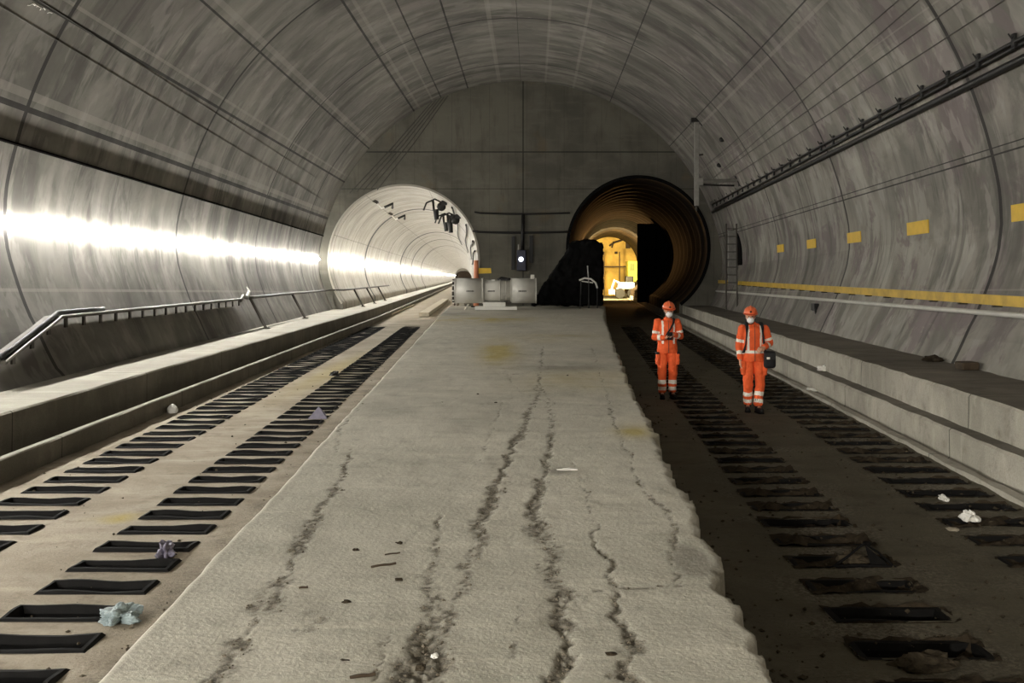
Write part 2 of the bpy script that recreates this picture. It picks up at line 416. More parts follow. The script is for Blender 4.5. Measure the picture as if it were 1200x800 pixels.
# ------------------------------------------------------------------ kerbs and walkways (extruded cross sections)
def kxl(c, d):                                        # left side lines bend onto the bore direction at the end wall
    return lambda Z: c+d*Z if Z <= ZW else c+d*ZW-.0417*(Z-ZW)
def kxr(c, d):
    return lambda Z: c+d*Z if Z <= ZW else c+d*ZW+.075*(Z-ZW)
def section(name, pts, Z0, Z1, n, mat, wob=0.0, mat2=None, tops=()):
    vs, fs = [], []; zz = np.linspace(Z0, Z1, n); m = len(pts)
    for Z in zz:
        for i, (xf, z) in enumerate(pts):
            w = wob*noise.noise(Vector((i*3.1, Z*1.3, 0)))+wob*.6*noise.noise(Vector((i*5.1, Z*6.3, 4)))
            vs.append((xf(Z)+w, Z, z+w*.5))
    for r in range(len(zz)-1):
        for i in range(m-1): fs.append((r*m+i, r*m+i+1, (r+1)*m+i+1, (r+1)*m+i))
    fmx = [1 if (mat2 and i in tops) else 0 for r in range(len(zz)-1) for i in range(m-1)]
    return tag(mesh_obj(name, vs, fs, mat, mats=[mat]+([mat2] if mat2 else []), fm=fmx), kind='structure')
a = kxl(-5.13,-.029); b = kxl(-5.757,-.0275)
def off(f, d): return lambda Z: f(Z)+d
section('kerb_left_lower', [(a,-.05),(a,.245),(off(a,-.015),.26),(off(a,-.10),.26),(off(a,-.115),.245),(off(a,-.12),.0),(off(b,-.05),.0)], -24, 518, 700, M['shaded_face_left'], .012, M['walk_left'], (1,2,3))
section('walkway_left', [(b,-.05),(b,.55),(off(b,-.025),.574),(off(b,-5.0),.574)], -24, 518, 700, M['shaded_face_left'], .012, M['walk_left'], (1,2))
g = kxr(4.43,.072); h = kxr(4.60,.078)
section('kerb_right_lower', [(off(g,-.24),-.03),(off(g,-.24),.05),(off(g,-.12),.05),(off(g,-.12),-.03),(off(g,-.05),-.03),(g,0),(g,.33),(off(g,.03),.36),(off(h,.1),.36)], -24, 124, 420, M['lit_face_right'], .022, M['shaded_top_right'], (7,))
section('walkway_right', [(h,.3),(h,.74),(off(h,.03),.78),(off(h,5.0),.78)], -24, 124, 420, M['lit_face_right'], .022, M['shaded_top_right'], (2,))

# ------------------------------------------------------------------ track beds with open sleeper pockets
PLEN = .25
LROW = [(.553*(n+10.87)) for n in range(-1, 74)]
RROW = [(8.42+.626*k) for k in range(-5, 62)]
def LcR(Z): return (-2.283-.72-.04*Z, -2.283-.04*Z)
def LcL(Z): return (-3.805-.75-.04*Z, -3.805-.04*Z)
def RcL(Z): return (1.62+.072*Z, 2.34+.072*Z)
def RcR(Z): return (3.26+.072*Z, 4.05+.072*Z)
def bed(name, xs, rows, Zend, mat, holes, marks):
    """xs: list of functions giving the grid columns; holes: pairs of column indices left open at each row"""
    zz = list(np.linspace(-24, rows[0]-.4, 12)); flags = [False]*len(zz)
    for r, Z in enumerate(rows):
        nxt = rows[r+1] if r+1 < len(rows) else Z+.6
        zz += [Z, Z+PLEN/2, Z+PLEN]; flags += [True, True, False]
        k = 3 if Z < 20 else 1
        for q in range(1, k+1): zz.append(Z+PLEN+(nxt-Z-PLEN)*q/(k+1)); flags.append(False)
    for Z in np.linspace(rows[-1]+.8, Zend, 60): zz.append(Z); flags.append(False)
    m = len(xs); vs, fs = [], []; mk = []
    for Z in zz:
        for i, xf in enumerate(xs):
            x = xf(Z); vs.append((x, Z, .014*noise.noise(Vector((x*2.2, Z*2.2, 1)))+.006*noise.noise(Vector((x*9, Z*9, 1))))); mk.append(marks(x, Z))
    for r in range(len(zz)-1):
        for i in range(m-1):
            if flags[r] and any(a <= i < b for a, b in holes): continue
            fs.append((r*m+i, r*m+i+1, (r+1)*m+i+1, (r+1)*m+i))
    o = mesh_obj(name, vs, fs, mat, smooth=True)
    at = o.data.color_attributes.new('marks', 'FLOAT_COLOR', 'POINT'); at.data.foreach_set('color', np.array([(*q,1) for q in mk], dtype=np.float32).ravel())
    return tag(o, kind='structure')
def lerpf(f0, f1, t): return lambda Z: f0(Z)*(1-t)+f1(Z)*t
def cols(stops, subs):
    out = []; idx = [0]
    for (f0, f1), k in zip(zip(stops[:-1], stops[1:]), subs):
        for q in range(k): out.append(lerpf(f0, f1, q/k))
        idx.append(len(out))
    out.append(stops[-1]); return out, idx
P1 = G(140,607)
def mkL(x, Z):
    y = max(0, 1-((x-P1.x)**2/.05+(Z-P1.y)**2/.06))
    band = math.exp(-((Z-24)/5)**2)*.55*math.exp(-((x+4.2)/.35)**2)
    e = x-(-1.4-.037*Z); d = max(0, min(1, (e+.95)/.5))*max(0, .95+1.4*noise.noise(Vector((x*3,Z*3,0))))
    far = max(0, min(1, (Z-20)/14))*.5
    return (min(1, d*.8), min(1, y+band), far)
def mkR(x, Z):
    c = x-(1.62+.072*Z); d = math.exp(-((c-.4)/.6)**2)+math.exp(-((c-2.0)/.6)**2)*.8
    return (max(0, min(1, d*(.35+1.6*noise.noise(Vector((x*2.1,Z*2.1,3)))))), 0, .3)
st = [off(a,-.05), lambda Z: LcL(Z)[0], lambda Z: LcL(Z)[1], lambda Z: LcR(Z)[0], lambda Z: LcR(Z)[1], lambda Z: -1.0-.03*Z]
xs, ix = cols(st, [3,2,4,2,6])
bed('floor', xs, LROW, 518, M['bed_left'], [(ix[1],ix[2]),(ix[3],ix[4])], mkL)
st = [lambda Z: .3+.04*Z, lambda Z: RcL(Z)[0], lambda Z: RcL(Z)[1], lambda Z: RcR(Z)[0], lambda Z: RcR(Z)[1], off(g,-.2)]
xs, ix = cols(st, [8,2,4,2,2])
bed('floor.001', xs, RROW, 124, M['bed_right'], [(ix[1],ix[2]),(ix[3],ix[4])], mkR)
# a deep slab below everything closes the ground
o = mesh_obj('floor.002', [(-16,-24,-.32),(20,-24,-.32),(20,235,-.32),(-16,235,-.32)], [(0,1,2,3)], M['mud']); o['kind'] = 'structure'

def pocket(seed, mud):
    """open rubber-lined box: flange on the floor, inner walls, bottom; origin at its near left corner"""
    r = random.Random(seed); W, L, dp, t = .74, PLEN, .30, .022
    mb = MB(); bm = mb.bm
    def ring(inset, z, wv):
        pts = []
        for (x0,y0),(x1,y1) in (((0,0),(1,0)),((1,0),(1,1)),((1,1),(0,1)),((0,1),(0,0))):
            for k in range(6):
                u = k/6; x = (x0+(x1-x0)*u)*W; y = (y0+(y1-y0)*u)*L
                x = min(max(x, inset), W-inset); y = min(max(y, inset), L-inset)
                if inset < 0: x += (-inset if x >= W-1e-6 else inset if x <= 1e-6 else 0); y += (-inset if y >= L-1e-6 else inset if y <= 1e-6 else 0)
                nz = z+wv*noise.noise(Vector((x*3+seed, y*4, seed*1.7)))
                pts.append(bm.verts.new((x, y, nz)))
        return pts
    rs = [ring(-.03, .004, 0), ring(-.012, .020 if not mud else .008, .018), ring(.012, .022 if not mud else .008, .018), ring(t+.01, -.03, .02), ring(t+.03, -dp, 0)]
    n = len(rs[0])
    for A, B in zip(rs[:-1], rs[1:]):
        for k in range(n): bm.faces.new((A[k], A[(k+1)%n], B[(k+1)%n], B[k]))
    bm.faces.new(rs[-1])
    o = mb.build('sleeper_pocket', M['rubber'], smooth=False)
    if mud:
        vs, fs = [], []; nx, ny = 14, 8; top = r.uniform(-.13, -.04) if mud == 1 else r.uniform(-.04, .015)
        for j in range(ny+1):
            for i in range(nx+1):
                x = -.05+(W+.10)*i/nx; y = -.045+(L+.09)*j/ny; e = min(i, nx-i, 3)/3*min(j, ny-j, 2)/2; tp = top*e+.012*(1-e)+(.02 if e < 1 else 0)*noise.noise(Vector((x*6,y*6,seed)))
                vs.append((x, y, tp+(.09*e+.02)*noise.noise(Vector((x*4+seed*3, y*5, seed)))+.03*noise.noise(Vector((x*17, y*17, seed)))+(-.10*e*(j/ny) if mud == 1 else 0)))
        for j in range(ny):
            for i in range(nx): q = j*(nx+1)+i; fs.append((q, q+1, q+nx+2, q+nx+1))
        mesh_obj('mud_fill', vs, fs, M['mud'], o)
    return o
protosL = [pocket(k, 0) for k in range(9)]
protosR = [pocket(10+k, 1 if k % 3 else 2) for k in range(6)]
used = set()
def place(protos, Z, col, label, group, rot):
    i = random.randrange(len(protos)); p = protos[i]
    o = p if p.name not in used else copy_tree(p); used.add(p.name); used.add(o.name)
    x0, x1 = col(Z); o.location = (x0, Z, 0); o.scale = ((x1-x0)/.74, 1, 1); o.rotation_euler = (0, 0, 0)
    tag(o, label, 'sleeper pocket', group); return o
for Z in LROW:
    if Z < 45:
        if Z > 7.6: place(protosL, Z, LcL, 'empty black rubber-lined pocket in the far-left row beside the left kerb', 'empty sleeper pockets beside the left kerb', 0)
        q = place(protosL, Z, LcR, 'empty black rubber-lined pocket in the left track row beside the platform slab', 'empty sleeper pockets left of the platform slab', 0)
for Z in RROW:
    if Z < 45:
        place(protosR, Z, RcL, 'mud-choked black pocket in the right track row nearer the platform slab', 'muddy sleeper pockets right of the platform slab', 0)
        if Z > 7.0: place(protosR, Z, RcR, 'muddy dark pocket in the far-right row along the right kerb', 'muddy sleeper pockets along the right kerb', 0)
for o in list(COL.objects):                           # variants never placed
    if o.name.startswith('sleeper_pocket') and 'label' not in o.keys():
        for ch in list(o.children): D.objects.remove(ch)
        D.objects.remove(o)

# ------------------------------------------------------------------ platform slab
SZ = .75
rE = [(690,345),(700,350),(705,355),(708,372),(713,385),(722,410),(730,430),(740,455),(755,485),(765,500),(775,530),(790,560),(810,590),(822,615),(838,650),(845,685),(860,705),(880,740),(895,770),(910,800),(960,900)]
rp = sorted([(G(x,y,SZ).y, G(x,y,SZ).x) for x, y in rE if y > 358]); rp = [(-24, .8)]+rp+[(ZW, 4.75)]
lp = [(-24,-1.2),(3.66,-1.49),(6.33,-1.58),(8.49,-1.66),(26.8,-2.32),(ZW,-3.2)]
def rXe(Z): return np.interp(Z, [p[0] for p in rp], [p[1] for p in rp])
def lXe(Z): return np.interp(Z, [p[0] for p in lp], [p[1] for p in lp])
zz = [-24,-16,-8,-4,-1,1,2,2.6]; Z = 3.0
while Z < ZW: zz.append(Z); Z += max(.012, Z*.0062)
zz.append(ZW); zz = np.array(zz); nc = 230
U, V = np.meshgrid(np.linspace(0,1,nc), zz); nr = len(zz)
eR = rXe(V)+.06*fbm(V*2.5, V*0+3.3)+.028*fbm(V*6, V*0+8); eL = lXe(V)+.012*fbm(V*3, V*0+5)
X = eL+(eR-eL)*U
Hh = .02*fbm(X*.8, V*.5)+.006*fbm(X*5, V*3, 4)
dirt = np.zeros_like(X); yel = np.zeros_like(X); stn = np.zeros_like(X)
def crack(pts, w, depth, amt=1.0, ragged=.8):
    """groove along image points lying on the slab"""
    global Hh, dirt
    q = [G(x,y,SZ) for x, y in pts]; dmin = np.full(X.shape, 9e9); wl = np.zeros_like(X)
    ws = w if isinstance(w, list) else [w]*len(q)
    jx = X+.06*fbm(X*6+3, V*5)+.025*fbm(X*20, V*15)
    for a_, b_, w0, w1 in zip(q[:-1], q[1:], ws[:-1], ws[1:]):
        dx, dy = b_.x-a_.x, b_.y-a_.y; t = np.clip(((jx-a_.x)*dx+(V-a_.y)*dy)/(dx*dx+dy*dy), 0, 1)
        d = np.hypot(jx-(a_.x+t*dx), V-(a_.y+t*dy)); m = d < dmin; dmin = np.where(m, d, dmin); wl = np.where(m, w0+(w1-w0)*t, wl)
    k = np.clip(1-dmin/(wl*1.55*np.clip(1+ragged*1.5*fbm(X*11, V*7)+.8*fbm(V*1.7, X*0+2), .15, 3)+1e-4), 0, 1)
    k = k*k*(3-2*k); rough = fbm(X*45, V*30, 3)
    Hh -= k*depth*.3*(1+1.4*rough)*np.clip(.6+1.6*fbm(X*2.2+5,V*1.1),.1,1.3)
    dirt = np.maximum(dirt, np.clip(k*1.8*amt*(.62+1.7*rough+.7*fbm(X*2.2+5,V*1.1)), 0, 1))
crack([(415,525),(405,550),(388,585),(352,642),(322,695),(288,748),(252,805)], [.02,.03,.03,.04,.045,.04,.035], .02)
crack([(636,452),(622,480),(610,505),(592,545),(575,590),(561,612),(556,640),(548,665),(530,710),(512,745),(500,800)], [.015,.03,.03,.035,.04,.04,.035,.035,.03,.05,.07], .025)
crack([(515,601),(513,630),(504,672),(507,700),(505,730),(490,770),(478,805)], [.004,.012,.035,.045,.05,.07,.1], .03)
crack([(640,470),(648,500),(642,540),(632,570),(625,600),(640,640),(652,680),(658,720),(657,760),(654,805)], [.012,.02,.03,.035,.045,.05,.06,.06,.055,.03], .035)
crack([(671,530),(680,560),(698,625),(716,665),(722,695),(730,735),(738,775),(742,805)], [.004,.006,.008,.02,.02,.03,.04,.04], .025)
crack([(672,692),(720,688),(765,687),(800,684)], .010, .015, .8)
crack([(738,545),(752,568),(778,598),(790,615),(792,650),(800,685)], [.01,.012,.02,.02,.01,.02], .02)
crack([(692,405),(705,440),(722,500),(745,545)], .008, .012, .7)
crack([(430,450),(425,475),(400,500),(395,530)], .008, .01, .6)
crack([(590,470),(570,520),(560,545)], .006, .01, .5)
crack([(636,405),(634,430),(628,458)], .02, .01, .7)
crack([(456,740),(446,765),(432,800)], .006, .01, .8)
crack([(610,700),(600,740),(594,770)], .010, .01, .5)
crack([(630,445),(645,470),(650,500)], .012, .012, .7)
crack([(590,440),(640,432),(700,425),(745,424)], .03, .004, .35)
crack([(360,740),(380,725)], .04, .01, .6)
crack([(640,470),(610,460),(590,430)], .008, .01, .5)
def spot(px, py, sx, sy, arr, amt, nz=1.0):
    q = G(px,py,SZ); e = np.exp(-(((X-q.x)/sx)**2+((V-q.y)/sy)**2)); return np.maximum(arr, np.clip(amt*e*(1+nz*fbm(X*1.5, V*.7)*1.6), 0, 1))
yel = spot(585,410,.35,3.2,yel,.8); yel = spot(560,374,1.9,2.6,yel,.7); yel = spot(690,445,1.0,1.3,yel,.35); yel = spot(740,505,.17,.35,yel,.9,2.0); yel = spot(650,395,1.2,2.0,yel,.3)
stn = spot(660,428,.9,.9,stn,.9,1.4); stn = spot(520,368,1.3,2.0,stn,.7); stn = spot(480,402,.3,1.0,stn,.7); stn = spot(700,415,1.0,1.4,stn,.6); stn = spot(600,362,3.0,1.6,stn,.7); stn = spot(810,655,.10,.35,stn,1.0,2.0); stn = spot(655,551,.12,.15,stn,.9,1.5)
stn = np.maximum(stn, np.clip(fbm(X*.7+9, V*.35)*1.1-.28, 0, .6))
# crumbling right edge
edge = np.clip(1-(eR-X)/(.07+.05*fbm(V*3, V*0+1)), 0, 1); Hh -= edge**3*.022*(1+2*fbm(X*20,V*20)); dirt = np.maximum(dirt, edge*.35)
Hh -= np.clip(1-(X-eL)/.03, 0, 1)**2*.015
dirt = np.maximum(dirt, np.clip(fbm(X*9+40, V*6, 3)*2.2-1.15, 0, .7))
W = np.stack([X, V, SZ+Hh], -1)
def side(e, out, zb, seed):
    c = W[:, e].copy(); k = c.copy(); k[:,0] += out*(.35+.5*fbm(zz*4, zz*0+seed)); k[:,2] = .36+.08*fbm(zz*5, zz*0+seed+4); b_ = c.copy(); b_[:,0] += out; b_[:,2] = zb; return k, b_
l1, l2 = side(0, -.03, -.1, 1.); r1, r2 = side(-1, .05, -.1, 2.)
W = np.concatenate([l2[:,None], l1[:,None], W, r1[:,None], r2[:,None]], 1); mc = W.shape[1]
MK = np.stack([np.pad(q, ((0,0),(2,2)), mode='edge') for q in (dirt, yel, stn)]+[np.ones((nr,mc))], -1)
ii = (np.arange(nr-1)[:,None]*mc+np.arange(mc-1)[None]).ravel(); fs = np.stack([ii, ii+1, ii+mc+1, ii+mc], -1)
me = D.meshes.new('platform_slab'); me.from_pydata(W.reshape(-1,3).tolist(), [], fs.tolist()); me.materials.append(M['slab'])
me.polygons.foreach_set('use_smooth', [True]*len(me.polygons))
at = me.color_attributes.new('marks', 'FLOAT_COLOR', 'POINT'); at.data.foreach_set('color', MK.reshape(-1).astype(np.float32)); me.update()
tag(link(D.objects.new('platform_slab', me)), kind='structure')
def slab_z(x, y):
    r = min(max(int(np.searchsorted(zz, y)), 0), nr-1); u = (x-eL[r,0])/(eR[r,0]-eL[r,0]); c = int(min(max(u*(nc-1), 0), nc-1)); return SZ+Hh[r,c]

# loose rubble (uncountable)
def rubble(name, pts, mat, label, s0, s1):
    vs, fs = [], []; r = random.Random(3)
    base = [(1,0,0),(-1,0,0),(0,1,0),(0,-1,0),(0,0,1),(0,0,-1)]; ff = [(0,2,4),(2,1,4),(1,3,4),(3,0,4),(2,0,5),(1,2,5),(3,1,5),(0,3,5)]
    for x, y, z in pts:
        s = s0+(s1-s0)*r.random()**3; k = len(vs); rz = r.random()*6.3; c_, s_ = math.cos(rz), math.sin(rz)
        for b_ in base:
            f = s*r.uniform(.6,1.3); bx, by, bz = b_[0]*f, b_[1]*f*.8, b_[2]*f*.6; vs.append((x+bx*c_-by*s_, y+bx*s_+by*c_, z+bz+s*.3))
        fs += [tuple(k+q for q in t) for t in ff]
    return tag(mesh_obj(name, vs, fs, mat), label, 'gravel', kind='stuff')
cand = np.argwhere((dirt > .5) & (V < 16)); pk = cand[rng.integers(0, len(cand), 1500)]
rubble('concrete_crumbs', [(X[r,c]+random.uniform(-.02,.02), V[r,c], SZ+Hh[r,c]) for r, c in pk], M['gravel'], 'loose concrete crumbs along the cracks of the platform slab', .003, .013)
pts = []
for _ in range(2600):
    Z = 5.3+random.random()**1.6*22; x = random.choice((1.62+.072*Z+random.gauss(.4,.5), 3.26+.072*Z+random.gauss(.4,.5), rXe(Z)+.12+abs(random.gauss(0,.2))))
    if x > rXe(Z)+.1 and x < 4.15+.072*Z: pts.append((x, Z, 0))
rubble('dark_crumbs', pts, M['darkgravel'], 'dark crumbled stone scattered over the right track bed', .005, .028)
pts = []
for _ in range(700):
    Z = 5.3+random.random()**1.4*24; x = lXe(Z)-.04-abs(random.gauss(0,.45)); pts.append((x, Z, 0))
for _ in range(350):
    Z = 6+random.random()**1.3*24; pts.append((random.uniform(-4.9,-2.3)-.04*Z*.9, Z, 0))
rubble('dark_grit', pts, M['darkgravel'], 'dark grit strewn over the left track bed', .004, .024)
pts = []
for _ in range(1300):
    Z = 5.3+random.random()**1.4*20; x = lXe(Z)-.04-abs(random.gauss(0,.28)); pts.append((x, Z, 0))
rubble('pale_crumbs', pts, M['gravel'], 'pale grit along the left foot of the platform slab', .004, .028)

# ------------------------------------------------------------------ strip light along the left wall
def along(f, Z0, Z1, n): return [f(Z) for Z in np.linspace(Z0, Z1, n)]
ZL = 3.12
root = empty('strip_light', (0,0,0)); tag(root, 'long glowing light strip along the left wall into the left bore', 'light')
def led(Z):
    if Z <= ZW: return wz(Z, ZL, -1, .048)
    return Vector((lbx(Z)-math.sqrt(LBR**2-(ZL-LBZ)**2)+.08, Z, ZL))
MB().tube(along(led, -18, ZW-.2, 46), .035, 6).build('diffuser', M['led'], root)
def led2(Z): return Vector((lbx(Z)-math.sqrt(LBR**2-(ZL-LBZ)**2)+.08, Z, ZL))
MB().tube(along(led2, ZW+.3, 515, 160), .035, 6).build('diffuser', M['led'], root)
mb = MB()
for Z in np.arange(-16, ZW, 2.0): p = wz(Z, ZL+.01, -1, 0); q = wz(Z, ZL+.04, -1, .13); mb.box((p+q)/2, (.2,.03,.02))
mb.build('bracket', M['steel'], root)

# ------------------------------------------------------------------ cables on the lining
def wall_cable(name, side, a, b, r, Z0, Z1, mat, label, cat='cable', inset=None, group=None, n=60):
    o = MB().tube([wline(Z, side, a, b, r if inset is None else inset) for Z in np.linspace(Z0, Z1, n)], r, 8).build(name, mat, smooth=True)
    return tag(o, label, cat, group)
wall_cable('wall_cable', -1, 163, .299, .028, 12, ZW-.1, M['matte'], 'thick black cable along the left wall above the light strip')
wall_cable('ceiling_wire', -1, -29, .64, .005, 10, 44, M['thin'], 'upper of two thin grey wires on the left vault', group=None)
wall_cable('ceiling_wire', -1, 7, .60, .005, 10, 48, M['thin'], 'lower of two thin grey wires on the left vault')
for a_, b_, lb in ((160+.86*867,-.86,'topmost thin wire on the right vault'), (153+.864*900,-.864,'second thin wire from the top on the right vault'),
                   (170+.717*890,-.717,'third thin wire on the right vault, above the lowest one'), (193+.65*880,-.65,'lowest thin wire on the right vault above the clamped cables')):
    wall_cable('ceiling_wire', 1, a_, b_, .010, 9, 46, M['thin'], lb)
root = empty('cable_run', (0,0,0)); tag(root, 'clamped pair of black cables high on the right wall', 'cable')
f1 = lambda Z: wline(Z, 1, 43+.537*1200, -.537, .09); f2 = lambda Z: wline(Z, 1, 50+.537*1200, -.537, .07)
MB().tube([f1(Z) for Z in np.linspace(10, 50, 60)], .03, 8).build('cable', M['black'], root, True)
MB().tube([f2(Z) for Z in np.linspace(10, 50, 60)], .035, 8).build('cable', M['black'], root, True)
for Z in np.arange(12, 50, 1.35):
    p, q = f1(Z), f2(Z); d = (p-q).normalized(); mb = MB(); mb.box((p+q)/2+d*.05, (.05,.09,.22), bev=.008); mb.cyl(p+d*.05, p+d*.15, .014, .01, 8); mb.build('clamp', M['black'], root)
wall_cable('wall_pipe', 1, 68+.494*1200, -.494, .062, 10, 51, M['black'], 'thick black pipe just below the clamped cables on the right wall', 'pipe')

# ------------------------------------------------------------------ yellow plates, yellow handrail and white duct on the right wall
labs = ['large yellow plate cut by the right edge of the photo', 'second yellow wall plate from the right', 'third yellow wall plate from the right', 'fourth yellow wall plate from the right', 'small dim yellow plate nearest the dark right bore']
for (Zc, L), lb in zip(((15.5,1.9),(21.15,1.35),(26.2,1.3),(31.2,1.2),(36.2,1.2)), labs):
    vs = []; n = 6
    for ins in (.02,.0):
        for i in range(n+1):
            Z = Zc-L/2+L*i/n
            for z in (3.09, 3.36): vs.append(wz(Z, z, 1, ins+.005))
    m = 2*(n+1); fs = []
    for i in range(n):
        fs += [(2*i,2*i+1,2*i+3,2*i+2), (m+2*i,m+2*i+2,m+2*i+3,m+2*i+1), (2*i,2*i+2,m+2*i+2,m+2*i), (2*i+1,m+2*i+1,m+2*i+3,2*i+3)]
    fs += [(0,m,m+1,1),(2*n,2*n+1,m+2*n+1,m+2*n)]
    tag(mesh_obj('wall_plate', vs, fs, M['yellow']), lb, 'panel', 'yellow plates on the right wall')
def wallrow(f): return [f(Z) for Z in np.linspace(9, ZW-1, 60)]
def rail_at(z, ins): return lambda Z: wline(Z, 1, z[0]+.0667*1200*0, z[1], ins, -25, 14)
A_Y = 353.75+.0667*-1200; A_W = 370.0-.080*1200      # image lines of the rail and the duct (y = a + b x)
fy = lambda Z: wline(Z, 1, 273.7, .0667, .16, -25, 14)
fw = lambda Z: wline(Z, 1, 272.6, .0813, .12, -25, 14)
root = empty('handrail', (0,0,0)); tag(root, 'yellow board handrail running along the right wall', 'handrail')
mb = MB(); pr = wallrow(fy); bm = mb.bm; rr = []
for p in pr: rr.append([bm.verts.new(p+Vector(d)) for d in ((-.03,0,-.08),(.03,0,-.08),(.03,0,.08),(-.03,0,.08))])
for A_, B_ in zip(rr[:-1], rr[1:]):
    for k in range(4): bm.faces.new((A_[k],A_[(k+1)%4],B_[(k+1)%4],B_[k]))
bm.faces.new(rr[0]); bm.faces.new(rr[-1]); mb.build('rail', M['yellowrail'], root)
for Z in np.arange(10, 50, 1.5):
    p = fy(Z); mb = MB(); mb.box(p+Vector((.08,0,-.10)), (.22,.05,.025)); mb.box(p+Vector((.0,0,-.09)), (.04,.07,.03)); mb.build('bracket', M['darksteel'], root)
tag(MB().tube(wallrow(fw), .055, 8, .8).build('wall_duct', M['whitepipe'], smooth=True), 'white duct running just below the yellow handrail on the right wall', 'duct')

# ------------------------------------------------------------------ left cable shelf
def shelf_pt(Z, ins): 
    z = 1.52 if Z > 17.3 else 1.52-(17.3-Z)*.20
    return wz(Z, z, -1, ins)
root = empty('cable_shelf', (0,0,0)); tag(root, 'long cable shelf with hangers low on the left wall, its near end sloping down', 'cable shelf')
mb = MB(); bm = mb.bm; rr = []
zs = list(np.linspace(14.6, 17.3, 8))+list(np.linspace(18, 31.5, 28))
for Z in zs:
    p = shelf_pt(Z, .045); q = shelf_pt(Z, .32); rr.append([bm.verts.new(v) for v in (p+Vector((0,0,-.02)), q+Vector((0,0,-.02)), q+Vector((0,0,.03)), p+Vector((0,0,.03)))])
for A_, B_ in zip(rr[:-1], rr[1:]):
    for k in range(4): bm.faces.new((A_[k],A_[(k+1)%4],B_[(k+1)%4],B_[k]))
bm.faces.new(rr[0]); bm.faces.new(rr[-1]); mb.build('tray', M['darksteel'], root)
MB().tube([shelf_pt(Z, .33)+Vector((0,0,.03)) for Z in zs], .02, 6).build('rail', M['steel'], root, True)
MB().tube([shelf_pt(Z, .25)+Vector((0,0,.08)) for Z in zs[:12]], .045, 8).build('cable', M['black'], root, True)
for Z in np.arange(15.2, 31.4, .85):
    p = shelf_pt(Z, .22); MB().box(p+Vector((0,0,-.10)), (.03,.10,.17)).build('hanger', M['darksteel'], root)
# bent junction in the middle and tubular handrail beyond
root = empty('handrail', (0,0,0)); tag(root, 'dark tubular handrail on slanted posts along the left walkway beyond the cable shelf', 'handrail')
fr = lambda Z: wz(Z, 1.56, -1, .30) if Z < ZW else Vector((lbx(Z)-3.1, Z, 1.56))
zs = list(np.linspace(32.2, ZW-.3, 20))+list(np.linspace(ZW+.5, 82, 12))
MB().tube([fr(Z) for Z in zs], .045, 8).build('rail', M['darksteel'], root, True)
MB().tube([wz(31.2,1.50,-1,.3), wz(31.7,1.62,-1,.3), wz(32.2,1.56,-1,.3)], .06, 8).build('joint', M['steel'], root, True)
for Z in (32.6, 40.5, 57, 64, 72):
    p = fr(Z); q = Vector((p.x+.55, Z-.1, .574)); mb = MB(); mb.tube([p, q], .05, 8); mb.box(q+Vector((0,0,.02)), (.2,.2,.04)); mb.build('post', M['darksteel'], root)
mb = MB(); vs = []
p = fr(32.2); 
o = MB().tube([p+Vector((0,0,.05)), p+Vector((.05,.1,.22)), p+Vector((-.05,.1,.36))], [.06,.04,.015], 8).build('paper_scrap', M['white'], jit=.03, jf=9); tag(o, 'white crumpled scrap stuck on the left rail joint', 'scrap')

# ------------------------------------------------------------------ jet fan on the slab
ZF = 45.8
def fp(px, py): return P(px, py, ZF)
root = empty('jet_fan', (fp(582,363).x, ZF, SZ)); tag(root, 'large light grey cylindrical ventilation fan lying on a white stand on the platform slab', 'fan')
inv = Vector(root.location)
def Lp(px, py, dy=0): return fp(px,py)+Vector((0,dy,0))-inv
s = ZF/F; yc = 340.5
def drum(name, x0, x1, r, mat, bands=()):
    mb = MB(); mb.cyl(Lp(x0,yc), Lp(x1,yc), r*s, n=56)
    for x, w, dr in bands: mb.cyl(Lp(x-w,yc), Lp(x+w,yc), (r+dr)*s, n=56)
    o = mb.build(name, mat, root)
    for p in o.data.polygons: p.use_smooth = abs(p.normal.x) < .5
    return o
drum('silencer', 533, 566.5, 14.6, M['fan'], ((534,.5,.5),(566,.6,.5))); drum('silencer', 598.5, 628, 14.6, M['fan'], ((628,.6,.4),(599,.4,.3)))
drum('motor_casing', 566.5, 598.5, 12.6, M['fan'], ((586,.5,.9),(567,.5,1.0),(593,.3,.5)))
mb = MB(); mb.cyl(Lp(530.5,yc), Lp(533.2,yc), 14.2*s, n=56)
mb.build('grille_flange', M['darksteel'], root)
for k in range(14):
    a_ = 2*PI*k/14; MB().box(Lp(531.5,yc)+Vector((0,math.cos(a_)*14.3*s,math.sin(a_)*14.3*s)), (.09,.06,.06)).build('bolt', M['fan'], root)
mb = MB(); mb.box(Lp(581.5,360.7), (49*s,1.3,4.0*s), bev=.02); mb.build('stand_beam', M['white'], root)
mb = MB(); mb.box(Lp(579.5,356.2), (26*s,1.0,5.2*s), bev=.02); mb.build('stand_block', M['white'], root)
MB().box(Lp(578,329)+Vector((0,-.1,0)), (4*s,.2,3.2*s), bev=.01).build('terminal_box', M['white'], root)
mb = MB(); mb.box(Lp(590,327.5), (13*s,.3,3*s), bev=.03); mb.tube([Lp(583,328),Lp(588,325.5),Lp(594,327),Lp(598,328)], .06, 8); mb.build('cable_coil', M['black'], root, jit=.03, jf=8)
MB().box(Lp(624,324.2)+Vector((0,-.05,0)), (4.5*s,.2,5*s), bev=.01).build('lifting_lug', M['fan'], root)
for x, w in ((551.5,9),(576,8.5),(612,9.5)):        # small dark lettering, too small to read in the photo
    mb = MB(); n = 7
    for k in range(n): mb.box(Lp(x-w/2+w*(k+.5)/n, yc+.3)+Vector((0,-(14.66 if x != 576 else 12.66)*s,0)), (w*s/n*.74,.012,.055+.012*(k % 2)))
    mb.build('lettering', M['plate'], root)
